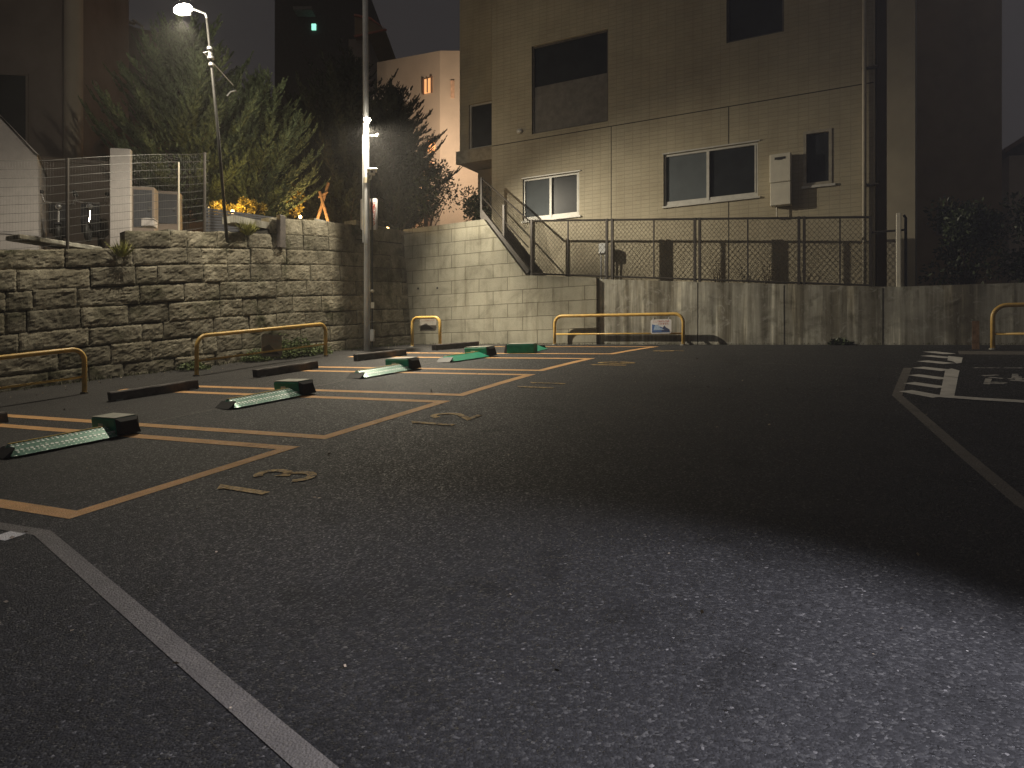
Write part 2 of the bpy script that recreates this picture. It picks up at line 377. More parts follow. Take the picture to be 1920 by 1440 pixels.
def copy_thing(src, label, loc=None, rz=None):
    c = src.copy(); sc.collection.objects.link(c); c['label'] = label
    if loc is not None: c.location = loc
    if rz is not None: c.rotation_euler = (0, 0, rz)
    for ch in list(src.children):
        k = ch.copy(); sc.collection.objects.link(k); k.parent = c
        for g in list(ch.children):
            q = g.copy(); sc.collection.objects.link(q); q.parent = k
    return c
RZ = -TH                                        # local x = t (across the bays), local y = s (along the row)
def arc(cx, cz, r, a0, a1, n=7): return [(cx+r*math.cos(a0+(a1-a0)*i/(n-1)), cz+r*math.sin(a0+(a1-a0)*i/(n-1))) for i in range(n)]

def text_mesh(txt, size, name, material, parent, loc, rot, vertical=False, bold=.0):
    cu = bpy.data.curves.new(name, 'FONT'); cu.body = '\n'.join(txt) if vertical else txt
    cu.size = size; cu.align_x = 'CENTER'; cu.align_y = 'CENTER'; cu.offset = bold; cu.resolution_u = 3
    if vertical: cu.space_line = .82
    o = bpy.data.objects.new(name, cu); sc.collection.objects.link(o)
    dg = bpy.context.evaluated_depsgraph_get(); me = bpy.data.meshes.new_from_object(o.evaluated_get(dg))
    bpy.data.objects.remove(o); bpy.data.curves.remove(cu)
    me.materials.clear(); me.materials.append(material); me.name = name
    r = bpy.data.objects.new(name, me); sc.collection.objects.link(r); r.parent = parent
    r.location = loc; r.rotation_euler = rot
    return r

# ================================================================== GROUND
def grid_mesh(name, s0, s1, t0, t1, ds, zf, material):
    ns = max(1, round((s1-s0)/ds)); ntt = max(1, round((t1-t0)/ds)); mb = MB()
    for i in range(ns+1):
        for j in range(ntt+1):
            s = s0+(s1-s0)*i/ns; t = t0+(t1-t0)*j/ntt; p = P(s, t); mb.v.append((p.x, p.y, zf(s, t, p)))
    for i in range(ns):
        for j in range(ntt):
            a = i*(ntt+1)+j; mb.f.append((a, a+1, a+ntt+2, a+ntt+1))
    o = mb.build(name, material); tag(o, kind='structure'); return o
grid_mesh('asphalt_ground', -14, 15.9, -14, 26, .5, lambda s, t, p: GZ(p.x, p.y)-(.02 if s > 15.6 else 0), M_asphalt)

def ribbon(mb, pts, width, off=.004, step=.25, side=0):
    """a flat band lying on the asphalt along (s, t) points; side shifts it to one side of the line"""
    P2 = [np.array(p, float) for p in pts]; path = [P2[0]]
    for a, b in zip(P2[:-1], P2[1:]):
        L = np.hypot(*(b-a)); k = max(1, int(L/step))
        path += [a+(b-a)*(i+1)/k for i in range(k)]
    base = len(mb.v)
    for i, p in enumerate(path):
        d0 = path[i]-path[i-1] if i else path[1]-path[0]; d1 = path[i+1]-path[i] if i < len(path)-1 else d0
        d0 = d0/np.hypot(*d0); d1 = d1/np.hypot(*d1); t = d0+d1; t /= np.hypot(*t)
        n = np.array([-t[1], t[0]]); k = 1/max(.35, abs(float(t@d0)))
        for q in (-.5, .5):
            c = p+n*width*k*(q+side*.5); mb.v.append(tuple(GP(c[0], c[1], off)))
    for i in range(len(path)-1):
        a = base+2*i; mb.f.append((a, a+2, a+3, a+1))
# five bays: outlines, near and far outer corners read on the asphalt
corner = [((130, 974), (562, 838)), ((610, 824), (845, 752)), ((868, 743), (1005, 702)), ((1018, 696), (1116, 672)), ((1150, 664.5), (1236, 650))]
num = ['13', '12', '11', '10', '9']
GB = 'painted bay outlines along the stone wall'
bay_label = {'13': 'orange bay outline nearest the camera, with faded 13 beside it', '12': 'orange bay outline beside the faded number 12', '11': 'orange bay outline beside the faded number 11',
             '10': 'orange bay outline beside the faded number 10', '9': 'orange bay outline touching the rear wall, beside faded 9'}
BAY = []
for k, (a, b) in enumerate(corner):
    A, B = np.array(G(*a)), np.array(G(*b)); BAY.append((A, B)); dv = (B-A)/np.hypot(*(B-A))
    nrm = np.array([-.03, -1.0]); nrm /= np.hypot(*nrm)
    L = 6.9 if k in (0, 1) else 6.2
    mb = MB()
    lw = .165
    e1 = A+nrm*L; e2 = B+nrm*L
    ribbon(mb, [e1+dv*lw/2, A+nrm*lw/2+dv*lw/2, B+nrm*lw/2-dv*lw/2, e2-dv*lw/2], lw)
    tag(mb.build('bay_outline', M_orange), bay_label[num[k]], 'road marking', GB)
# the bay in front of these, cut off by the frame
mb = MB(); A0 = np.array(G(0, 1010)); q = BAY[0][0]
def stroke_num(name, segs, s0, t0, hs, ht, label):
    """digit strokes given in a 1 x 1 cell: x to the right (along s), y up (towards the bays, -t)"""
    mb = MB()
    for dig, ox in segs:
        for line in dig:
            pts = [(s0+(ox+x*.62)*hs, t0-y*ht) for x, y in line]
            ribbon(mb, pts, .085, .008, .04)
    o = mb.build(name, M_number); tag(o, label, 'road marking', 'painted bay numbers'); return o
def circ(cx, cy, rx, ry, a0, a1, n=14): return [(cx+rx*math.cos(R(a0+(a1-a0)*i/n)), cy+ry*math.sin(R(a0+(a1-a0)*i/n))) for i in range(n+1)]
d1 = [[(.42, 0), (.5, .95), (.34, .88)]]
d2 = [circ(.5, .68, .42, .31, 165, -45, 12)+[(.1, .02), (.95, .02)]]
d3 = [circ(.48, .74, .40, .26, 150, -80, 10)+circ(.48, .26, .46, .27, 85, -150, 12)]
d0 = [circ(.5, .5, .42, .5, 0, 360, 18)]
d9 = [circ(.5, .68, .4, .31, 0, 360, 14), [(.9, .68), (.8, .3), (.55, .0)]]
stroke_num('bay_number', [(d1, 0), (d3, .95)], .95, 1.02, .5, .58, 'faded yellow number 13 on the asphalt')
stroke_num('bay_number', [(d1, 0), (d2, .9)], 3.82, 1.05, .5, .60, 'faded yellow number 12 on the asphalt')
stroke_num('bay_number', [(d1, 0), (d1, .85)], 6.55, 1.04, .5, .58, 'faded yellow number 11 on the asphalt')
stroke_num('bay_number', [(d1, 0), (d0, .74)], 9.40, 1.14, .5, .66, 'faded yellow number 10 on the asphalt')
stroke_num('bay_number', [(d9, 0)], 12.55, 1.3, .5, .66, 'faded yellow number 9 near the far rail')
# concrete edging strips and seams
def px(*pts): return [G(u, v) for u, v in pts]
mb = MB(); ribbon(mb, [(-.62, -6.5), (-.30, -.5), (-.27, .12), (-1.10, 2.74), (-1.49, 3.98), (-2.6, 7.4)], .115); tag(mb.build('edging_strip', M_strip), 'grey concrete edging strip bending across the left foreground', 'edging strip')
mb = MB(); ribbon(mb, px((1702, 690), (1682, 742), (1805, 850), (1920, 947))+[(-.5, 7.7)], .115); tag(mb.build('edging_strip', M_strip), 'grey concrete edging strip angled beside the white hatching', 'edging strip')
mb = MB(); ribbon(mb, [(12.75, 6.45), (12.75, 8.9)], .85, .003); tag(mb.build('edging_strip', M_strip), 'broad grey concrete strip before the wall beyond the white hatching', 'edging strip')
mb = MB(); ribbon(mb, [(.4, -3.35), (2.94, -3.22), (4.27, -3.12), (7.3, -3.10), (11.5, -3.05), (15.2, -3.0)], .045, .003); tag(mb.build('pavement_seam', M_seam), 'thin pale seam in the asphalt behind the lock plates', 'seam')
mb = MB(); ribbon(mb, [(11.75, -1.0), (11.29, .34), (10.3, 3.12), (9.65, 5.55)], .035, .003); tag(mb.build('pavement_seam', M_seam), 'thin pale seam crossing the aisle towards the hatching', 'seam')
mb = MB()
# white hatching at the right: a broad band with short bars and a long front line
bars = [((1742, 659.5), (1781, 664)), ((1736, 667), (1783, 671.5)), ((1729, 677), (1780, 682)), ((1721, 689), (1777, 695)), ((1713, 703), (1772, 711)), ((1705, 718), (1768, 727)), ((1698, 733), (1762, 745))]
for a, b in bars: ribbon(mb, px(a, b), .20 if a[1] > 690 else .24, .004, .12)
def patch(mb, pts, off=.006):
    n = len(mb.v)
    for u, v in pts: q = G(u, v); mb.v.append(tuple(GP(q[0], q[1], off)))
    mb.f.append(tuple(range(n, n+len(pts))))
patch(mb, [(1762, 742), (1789, 745), (1796, 709), (1770, 706)]); patch(mb, [(1770, 705.5), (1796, 708.5), (1805, 671), (1778, 668)])
ribbon(mb, px((1752, 743), (1840, 749.5), (1920, 754))+[(6.6, 8.6)], .17, .009)
tag(mb.build('pedestrian_marking', M_white), 'white ladder hatching and border line painted at the right', 'road marking')
mb = MB(); rl_ = random.Random(4)          # scrubbed lettering, no longer readable
for i in range(4):
    for seg in range(6):
        t0_ = 6.60+.30*i+rl_.uniform(0, .12); s0_ = 8.15+rl_.uniform(0, .85); a_ = rl_.uniform(-.2, .2)
        ribbon(mb, [(s0_, t0_), (s0_+a_, t0_+rl_.uniform(.08, .22))] if seg % 3 else [(s0_-.15, t0_), (s0_+.35, t0_+.05)], .075, .005, .05)
ribbon(mb, [(9.92, 6.55), (10.1, 7.9)], .10, .005, .1)
tag(mb.build('lettering', M_text), 'scrubbed white lettering worn off the asphalt beside the hatching', 'road marking')
mb = MB(); ribbon(mb, px((0, 1003), (30, 1008)), .16, .004)
tag(mb.build('painted_arrow', M_white), 'white painted arrow tip cut off at the left edge', 'road marking')

# ================================================================== STONE WALL
WB = [(-6, -12.6), (4.3, -9.42), (7.8, -8.38), (11.67, -8.06), (15.5, -7.9)]
def wall_t(s):
    for (a, ta), (b, tb) in zip(WB[:-1], WB[1:]):
        if s <= b or b == WB[-1][0]: return ta+(tb-ta)*(s-a)/(b-a)
def wall_hit(u):
    best = None
    for i in range(2500):
        s = -6+i*.00861; p = P(s, wall_t(s))
        if p.y > .5:
            d = abs(960+F*p.x/p.y-u)
            if best is None or d < best[0]: best = (d, s, p.y)
    return best[1:]
TOPS = []
for u, v in ((0, 476), (130, 466), (225, 452), (320, 441), (400, 434), (460, 424), (545, 417), (640, 424), (760, 431)):
    s, Y = wall_hit(u); TOPS.append((s, H+(YH-v)/F*(Y+.15)))
def wall_top(s):
    if s < TOPS[0][0]: return TOPS[0][1]-(TOPS[0][0]-s)*.15
    for (a, za), (b, zb) in zip(TOPS[:-1], TOPS[1:]):
        if s <= b: return za+(zb-za)*(s-a)/(b-a)
    return TOPS[-1][1]
def build_stone_wall():
    rnd = random.Random(11); mb = MB(); back = MB(); LEAN = .09
    def base(s): return P(s, wall_t(s))
    def nrm(s):
        d = base(s+.05)-base(s-.05); n = Vector((d.y, -d.x, 0)); return n.normalized()
    def pt(s, h, out):
        b = base(s); n = nrm(s); z = GZ(b.x, b.y)+h
        return Vector((b.x, b.y, z))+n*(out-LEAN*h)
    h = -.12; j = 0
    while h < 4.6:
        hc = rnd.uniform(.375, .43); s = -5.5+rnd.uniform(0, .6)
        while s < 15.3:
            rough = 1.0 if s < 9.5 else .62
            L = rnd.uniform(.6, 1.35) if s < 9.5 else rnd.uniform(.9, 1.1)
            if rnd.random() < .22 and s < 9.5: L = rnd.uniform(.28, .45)
            e = min(s+L, 15.42); mid = (s+e)/2; b = base(mid); top = wall_top(mid)-GZ(b.x, b.y)
            if h+hc*.55 < top:
                g = .009; x0, x1, y0, y1 = s+g, e-g, h+g*.8, h+hc-g*.8
                y0 += rnd.uniform(-.012, .012); y1 += rnd.uniform(-.016, .012)
                nx = max(6, int((x1-x0)/.036)); ny = max(6, int((y1-y0)/.034)); seed = Vector((rnd.uniform(0, 90), rnd.uniform(0, 90), rnd.uniform(0, 90)))
                push = rnd.uniform(-.014, .018)*rough; n0 = len(mb.v)
                tilt = rnd.uniform(-.025, .025)*rough; tl2 = rnd.uniform(-.02, .02)*rough
                for a in range(ny+1):
                    for c in range(nx+1):
                        fx, fy = c/nx, a/ny
                        edge = min(fx*(x1-x0), (1-fx)*(x1-x0), fy*(y1-y0), (1-fy)*(y1-y0))
                        pil = .02*rough*min(1, edge/.05)**.6
                        X, Y_ = x0+(x1-x0)*fx, y0+(y1-y0)*fy
                        q = Vector((X*3.4+Y_*2.2, Y_*6.5-X*2, 0))+seed
                        d = noise.fractal(q, 1, 2.2, 4)*.017*rough+noise.noise(q*3.1)*.010+noise.noise(q*6.3)*.007
                        o = push+pil+d*min(1, edge/.05+.25)+tilt*(fx-.5)+tl2*(fy-.5)
                        if edge < 1e-6:
                            X += rnd.uniform(-.010, .010)*rough; Y_ += rnd.uniform(-.009, .009)*rough
                        mb.v.append(tuple(pt(X, Y_, o)))
                W_ = nx+1
                for a in range(ny):
                    for c in range(nx): mb.f.append((n0+a*W_+c, n0+a*W_+c+1, n0+(a+1)*W_+c+1, n0+(a+1)*W_+c))
                rim = [(a, 0) for a in range(ny, 0, -1)]+[(0, c) for c in range(nx)]+[(a, nx) for a in range(ny)]+[(ny, c) for c in range(nx, 0, -1)]
                idx = [n0+a*W_+c for a, c in rim]; nb = len(mb.v); deep = -.32 if h+hc*1.6 > top else -.12
                for a, c in rim: mb.v.append(tuple(pt(x0+(x1-x0)*c/nx, y0+(y1-y0)*a/ny, deep)))
                for i in range(len(rim)):
                    k = (i+1) % len(rim); mb.f.append((idx[i], nb+i, nb+k, idx[k]))
            s = e
        h += hc; j += 1
    o = mb.build('masonry', M_stone, None)
    S = np.linspace(-5.6, 15.42, 60); n = 0
    for s in S:
        b = base(s); t = wall_top(s)-GZ(b.x, b.y)-.16
        back.v += [tuple(pt(s, -.3, -.018)), tuple(pt(s, t, -.018)), tuple(pt(s, t, -.5))]
    for i in range(59):
        a = 3*i; back.f += [(a, a+3, a+4, a+1), (a+1, a+4, a+5, a+2)]
    bo = back.build('joint_backing', M_joint, None)
    th = thing('stone_wall', 'rough weathered stone block retaining wall with a stepped top', 'wall', (0, 0, 0))
    o.parent = th; bo.parent = th
    cap = MB(); r2 = random.Random(3)          # slabs lying on the top
    for u0, u1, v0, dz in ((455, 522, 421, .17), (532, 602, 415, .13), (330, 390, 438, .10), (606, 680, 421, .14), (684, 758, 428, .14)):
        s0, s1 = wall_hit(u0)[0], wall_hit(u1)[0]; z = max(wall_top(s0), wall_top(s1))-.14
        for k in range(1):
            a = pt(s0, 0, -.02); c = pt(s1, 0, -.02); n = nrm((s0+s1)/2)
            hh = z-GZ(a.x, a.y); back_ = .45
            A = a-n*LEAN*hh; C = c-n*LEAN*hh
            vs_ = [(A.x, A.y, z), (C.x, C.y, z), (C.x-n.x*back_, C.y-n.y*back_, z), (A.x-n.x*back_, A.y-n.y*back_, z)]
            i0 = len(cap.v); cap.v += vs_+[(x, y, zz+dz) for x, y, zz in vs_]
            for q in ((0, 3, 2, 1), (4, 5, 6, 7), (0, 1, 5, 4), (1, 2, 6, 5), (2, 3, 7, 6), (3, 0, 4, 7)): cap.f.append(tuple(i0+i for i in q))
    cap.build('coping', M_conc, th)
    return th
build_stone_wall()
def wtop(u, back=.5):
    s, Y = wall_hit(u); return s, wall_t(s)-back-.3, wall_top(s)

# terrace behind the stone wall and the upper ground behind the rear walls
def terr_z(s): return wall_top(max(min(s, 15.4), -6))-.12
mb = MB(); S = np.linspace(-8, 70, 79); Tn = 14
for s in S:
    tw = wall_t(min(max(s, -6), 15.5))-.35
    for j in range(Tn):
        t = tw-j**2*.35; p = P(s, t); mb.v.append((p.x, p.y, terr_z(s)))
for i in range(len(S)-1):
    for j in range(Tn-1):
        a = i*Tn+j; mb.f.append((a, a+1, a+Tn+1, a+Tn))
tag(mb.build('terrace_ground', M_soil), kind='structure')
ZB = H+4.5
def up_z(t):
    pts = [(-9, ZB-.1), (-5.5, ZB-.08), (-4.0, H+2.75), (-1.9, H+2.50), (4.9, H+1.92), (8, H+1.82), (40, H+1.8)]
    for (a, za), (b, zb) in zip(pts[:-1], pts[1:]):
        if t <= b: return za+(zb-za)*max(0, (t-a))/(b-a)
    return pts[-1][1]
mb = MB(); Tt = [-8.3, -7, -5.5, -5, -4.5, -4, -1.9, 1, 4.9, 8, 14, 25, 45]; Ss = [15.62, 16.2, 18, 22, 30, 45, 70]
for s in Ss:
    for t in Tt:
        p = P(s, t); mb.v.append((p.x, p.y, up_z(t)))
for i in range(len(Ss)-1):
    for j in range(len(Tt)-1):
        a = i*len(Tt)+j; mb.f.append((a, a+1, a+len(Tt)+1, a+len(Tt)))
tag(mb.build('upper_ground', M_soil), kind='structure')

# ================================================================== REAR WALLS
SB_, SC_ = 15.36, 15.48                         # faces of the block wall and of the concrete wall
p0 = P(SB_, 0); th = thing('block_wall', 'concrete block retaining wall with a sloping end beside the stone wall', 'wall', P(SB_, -5, GP(SB_, -5).z), RZ)
zb = th.location.z
def loc_t(t): return t+5
tl = PW(1118, 530, SB_)[0]
outl = [(-8.2, -.4+zb), (tl, -.4+zb), (tl, PW(1116, 521, SB_)[1]), (PW(986, 516, SB_)[0], PW(986, 516, SB_)[1]), (PW(907, 411, SB_)[0], PW(907, 411, SB_)[1]), (-8.2, ZB)]
MB().prism([(loc_t(t), z-zb) for t, z in outl], 0, .24).build('blockwork', M_block, th)
for u, v in ((784, 541), (820, 540)):
    t, z = PW(u, v, SB_); c = Vector((loc_t(t), -.004, z-zb)); MB().tube([c, c+Vector((0, .05, 0))], .035, 12).build('drain_hole', M_black, th)
def conc_top(t):
    pts = [(-2.2, PW(1120, 521, SC_)[1]), (4.89, PW(1640, 537.5, SC_)[1]), (5.3, PW(1672, 538, SC_)[1]), (7.7, PW(1920, 530, SC_)[1]), (16, H+1.85)]
    for (a, za), (b, z2) in zip(pts[:-1], pts[1:]):
        if t <= b: return za+(z2-za)*(t-a)/(b-a)
    return pts[-1][1]
th = thing('concrete_wall', 'low grey concrete wall with vertical water stains under the chain link fence', 'wall', P(SC_, 0, GP(SC_, 0).z), RZ); zc = th.location.z
ts = [tl-.35]+[tl+.6*i for i in range(1, 30)]
ol = [(t, -.5) for t in ts]+[(t, conc_top(t)-zc) for t in reversed(ts)]
MB().prism(ol, 0, .26).build('wall_face', M_conc, th)
for u in (1308, 1470, 1655):                     # formwork joints
    t = PW(u, 600, SC_)[0]; MB().box(t-.008, t+.008, -.006, .01, -.3, conc_top(t)-zc-.03).build('joint', M_joint, th)
# base debris and weeds are added later

# ================================================================== CHAIN LINK FENCE
SF = 15.60
th = thing('chain_link_fence', 'brown chain link fence standing on the stained concrete wall', 'fence', P(SF, 0, conc_top(0)), RZ); zf = conc_top(0)
def fp(u, v): t, z = PW(u, v, SF); return t, z-zf
t0, zt0 = fp(993, 414); t1, zt1 = fp(1634, 407); _, zb0 = fp(993, 513); _, zb1 = fp(1634, 535)
def ftop(t): return zt0+(zt1-zt0)*(t-t0)/(t1-t0)
def fbot(t): return zb0+(zb1-zb0)*(t-t0)/(t1-t0)
rl = MB().tube([(t0, 0, ftop(t0)), (t1, 0, ftop(t1))], .027, 6); rl.build('rail', M_fence, th)
MB().tube([(t0, 0, fbot(t0)), (t1, 0, fbot(t1))], .024, 6).build('rail', M_fence, th)
for u in (1138, 1148, 1303, 1312, 1498, 1508, 1632, 997):
    t = fp(u, 450)[0]; MB().box(t-.03, t+.03, -.035, .035, fbot(t)-.12, ftop(t)+.03).build('post', M_fence, th)
for u in (1065, 1226, 1402, 1575):
    t = fp(u, 450)[0]; MB().box(t-.016, t+.016, -.02, .02, fbot(t), ftop(t)).build('stay', M_fence, th)
def wire_panel(mb, t0, t1, top, bot, pitch=.115, r=.0042, y=0):
    hgt = max(top(t0)-bot(t0), top(t1)-bot(t1)); k = 1.15
    for sgn in (1, -1):
        a = t0-hgt*k
        while a < t1+hgt*k:
            # the line t = a + sgn*k^-1*(z - bot)
            pts = []
            for i in range(25):
                f = i/24; t = a+sgn*f*hgt/k; z = bot((t0+t1)/2)+f*hgt*1.02
                if t0 <= t <= t1 and bot(t)-.01 <= z <= top(t)+.01: pts.append((t, z))
            if len(pts) > 1:
                (ta, za), (tb, z2) = pts[0], pts[-1]
                mb.tube([(ta, y+.003*sgn, za), (tb, y+.003*sgn, z2)], r, 3, False)
            a += pitch
wp = MB()
edges = [t0]+[fp(u, 450)[0] for u in (1065, 1143, 1226, 1308, 1402, 1503, 1575)]+[t1]
for a, b in zip(edges[:-1], edges[1:]): wire_panel(wp, a, b, ftop, fbot)
wp.build('wire_mesh', M_wire, th)
# sloping fence beside the steps at the left end
th = thing('stair_fence', 'sloping chain link fence beside the steps on the block wall end', 'fence', P(SF, PW(990, 515, SF)[0], PW(990, 515, SF)[1]), RZ)
tS, zS = PW(990, 515, SF)
def sp_(u, v): t, z = PW(u, v, SF); return t-tS, z-zS
(ta, za), (tb, zb2) = sp_(903, 408), sp_(988, 514); (tc, zc2), (td, zd) = sp_(924, 331), sp_(992, 414)
bm_ = MB(); bm_.prism([(ta, za-.12), (tb, zb2-.06), (tb+.12, zb2+.10), (ta+.06, za+.22)], -.08, .06); bm_.build('base_beam', M_fence, th)
MB().tube([(ta, 0, za+1.15), (td, 0, zd)], .027, 6).build('rail', M_fence, th)
MB().tube([(ta, 0, za+.62), (td-.02, 0, zd-.75)], .02, 6).build('rail', M_fence, th)
for f in (0, .5):
    t = ta+(tb-ta)*f; z = za+(zb2-za)*f; MB().box(t-.03, t+.03, -.035, .035, z, z+1.17).build('post', M_fence, th)
w2 = MB(); fb = lambda t: za+(zb2-za)*(t-ta)/(tb-ta)+.1; ft = lambda t: za+1.15+(zd-za-1.15)*(t-ta)/(td-ta)
for i in range(46):                              # wires following the slope
    f = i/46
    for sg in (1, -1):
        t = ta+(td-ta)*f; t2 = t+sg*.55
        if ta <= t2 <= td+.02: w2.tube([(t, .003*sg, fb(t)), (t2, .003*sg, ft(t2))], .005, 3, False)
w2.build('wire_mesh', M_wire, th)
# white concrete post and its pipes at the right end of the fence
tP, zP = PW(1685, 535, SF); zt_ = PW(1685, 400, SF)[1]
th = thing('concrete_post', 'slim white concrete post right of the chain link fence', 'post', P(SF, tP, conc_top(tP)), RZ)
MB().bbox(-.05, .05, -.05, .05, -.05, zt_-conc_top(tP), .012).build('shaft', M_cream, th)
MB().tube([(-.55, 0, 1.28), (.12, 0, 1.28)], .025, 8).build('rail', M_fence, th)
MB().tube([(.14, .05, -.02), (.14, .05, 1.55), (.10, .05, 1.62)], .03, 8).build('pipe', M_black, th)

# ================================================================== APARTMENT BUILDING
SB = 16.46
def bt(u, v): return PW(u, v, SB)
def wall_holes(mb, x0, x1, z0, z1, holes, depth):
    """front face (y = 0) cut round the openings, with their reveals going back to y = depth"""
    xs = sorted({x0, x1, *[h[0] for h in holes], *[h[1] for h in holes]}); zs = sorted({z0, z1, *[h[2] for h in holes], *[h[3] for h in holes]})
    for a, b in zip(xs[:-1], xs[1:]):
        for c, d in zip(zs[:-1], zs[1:]):
            mx, mz = (a+b)/2, (c+d)/2
            if any(h[0] < mx < h[1] and h[2] < mz < h[3] for h in holes): continue
            mb.quad((a, 0, c), (b, 0, c), (b, 0, d), (a, 0, d))
    for a, b, c, d in holes:
        mb.quad((a, 0, c), (a, depth, c), (a, depth, d), (a, 0, d)); mb.quad((b, 0, c), (b, 0, d), (b, depth, d), (b, depth, c))
        mb.quad((a, 0, c), (b, 0, c), (b, depth, c), (a, depth, c)); mb.quad((a, 0, d), (a, depth, d), (b, depth, d), (b, 0, d))
BZ = H+1.7
bld = thing('apartment_building', 'beige tiled apartment building behind the chain link fence', 'building', P(SB, 0, BZ), RZ)
def hole(uL, vLt, vLb, uR, vRt, vRb):
    a = bt(uL, vLt); b = bt(uL, vLb); c = bt(uR, vRt); d = bt(uR, vRb)
    return (a[0], c[0], (b[1]+d[1])/2-BZ, (a[1]+c[1])/2-BZ)
W1 = hole(980, 337, 411, 1086, 321, 409); W2 = hole(1244, 291, 389, 1421, 265, 367); W3 = hole(1506, 247, 350, 1560, 240, 344)
W4 = hole(997, 90, 250, 1140, 50, 229); W5 = hole(1362, -60, 78, 1470, -80, 62)
tL = bt(922, 330)[0]; tR = bt(1640, 400)[0]
mb = MB(); wall_holes(mb, tL, tR, -.6, 13.5, [W1, W2, W3, W4, W5], .16)
mb.quad((tL, 0, -.6), (tL, 0, 13.5), (tL, 9, 13.5), (tL, 9, -.6)); mb.quad((tR, 0, -.6), (tR, 9, -.6), (tR, 9, 13.5), (tR, 0, 13.5))
mb.quad((tL, 0, 13.5), (tR, 0, 13.5), (tR, 9, 13.5), (tL, 9, 13.5)); mb.quad((tL, 9, -.6), (tL, 9, 13.5), (tR, 9, 13.5), (tR, 9, -.6))
mb.build('tiled_wall', M_tile, bld)
def frame_box(mb, a, b, c, d, w_, y0, y1):
    mb.box(a, a+w_, y0, y1, c, d); mb.box(b-w_, b, y0, y1, c, d); mb.box(a+w_, b-w_, y0, y1, d-w_, d); mb.box(a+w_, b-w_, y0, y1, c, c+w_)
def slider(h, split, name='window'):
    a, b, c, d = h; f = MB(); frame_box(f, a+.004, b-.004, c+.004, d-.004, .05, .05, .15)
    m = a+(b-a)*split
    f.box(m-.035, m+.035, .045, .13, c+.054, d-.054)
    f.box(a+.054, b-.054, .062, .14, c+.054, c+.13)
    o = f.build('window', M_alum, bld)
    MB().box(a+.05, m-.03, .09, .10, c+.10, d-.05).build('pane', M_glass_f, o)
    MB().box(m+.03, b-.05, .11, .12, c+.10, d-.05).build('pane', M_glass_d, o)
    MB().box(b-.09, b-.055, .04, .11, c+.12, d-.06).build('sash_stile', M_alum, o)
    s = MB(); s.box(a-.02, b+.06, -.05, .05, c-.045, c-.002); s.build('sill', M_alum, o)
    l = MB(); l.box(a-.02, b+.05, -.035, .03, d+.003, d+.035); l.build('lintel_trim', M_alum, o)
    return o
slider(W1, .49); slider(W2, .48)
a, b, c, d = W3; f = MB(); frame_box(f, a+.003, b-.003, c+.003, d-.003, .07, -.02, .13); o = f.build('window', mat('dim_frame', (.34, .31, .25), .5), bld)
MB().box(a+.06, b-.06, .07, .08, c+.06, d-.06).build('pane', M_glass_d, o)
MB().box(a-.03, b+.08, -.05, .02, c-.06, c-.003).build('sill', M_alum, o)
a, b, c, d = W4; f = MB(); frame_box(f, a+.003, b-.003, c+.003, d-.003, .05, .06, .15); o = f.build('window', mat('bronze_frame', (.10, .09, .075), .5), bld)
zm = (c+d)/2+.1
MB().box(a+.04, b-.04, .10, .11, zm, d-.04).build('pane', M_glass_d, o)
MB().box(a+.04, b-.04, .09, .12, c+.04, zm-.004).build('spandrel_panel', mat('grey_panel', (.15, .14, .125), .7), o)
a, b, c, d = W5; f = MB(); frame_box(f, a+.003, b-.003, c+.003, d-.003, .05, .06, .15); o = f.build('window', MATS['bronze_frame'], bld)
MB().box(a+.04, b-.04, .10, .11, c+.04, d-.04).build('pane', M_glass_d, o)
# expansion joints across the tiling
j = MB(); zs_ = bt(1150, 236)[1]-BZ; j.box(tL+.02, tR-.02, -.004, .01, zs_-.012, zs_+.012); j.build('joint', M_joint, bld)
for u, v0 in ((1146, 236), (1366, 192)):
    t = bt(u, 300)[0]; 
    for q0, q1 in (((.2, W2[2]-.06), (W2[3]+.05, zs_-.015)) if W2[0] < t < W2[1] else ((.2, zs_-.015),)):
        MB().box(t-.009, t+.009, -.004, .01, q0, q1).build('joint', M_joint, bld)
# vent cap by the upper window
t, z = bt(975, 247); MB().sphere((t, -.04, z-BZ), .1, 10, 6, (1, .7, .8)).build('vent_cap', M_alum, bld)
# downpipe
t = bt(1621, 300)[0]; dp = MB(); dp.tube([(t, -.09, .1), (t, -.09, 13.4)], .05, 10); o = dp.build('downpipe', M_pipe, bld, True)
for vz in (348, 130): MB().box(t-.06, t+.3, -.10, -.0, bt(1621, vz)[1]-BZ-.02, bt(1621, vz)[1]-BZ+.02).build('pipe_clip', M_fence, o)
# recess and pale column at the right end
ta_, tb_ = bt(1663, 300)[0], bt(1716, 300)[0]
MB().box(tR+.01, ta_-.01, .7, 1.2, -.6, 13.5).build('recess_wall', M_brownwall, bld)
MB().box(ta_, tb_, -.05, 3, -.6, 13.5).build('corner_pier', mat('pier_render', (.36, .32, .24), .85, 0, .15, .8, .3), bld)
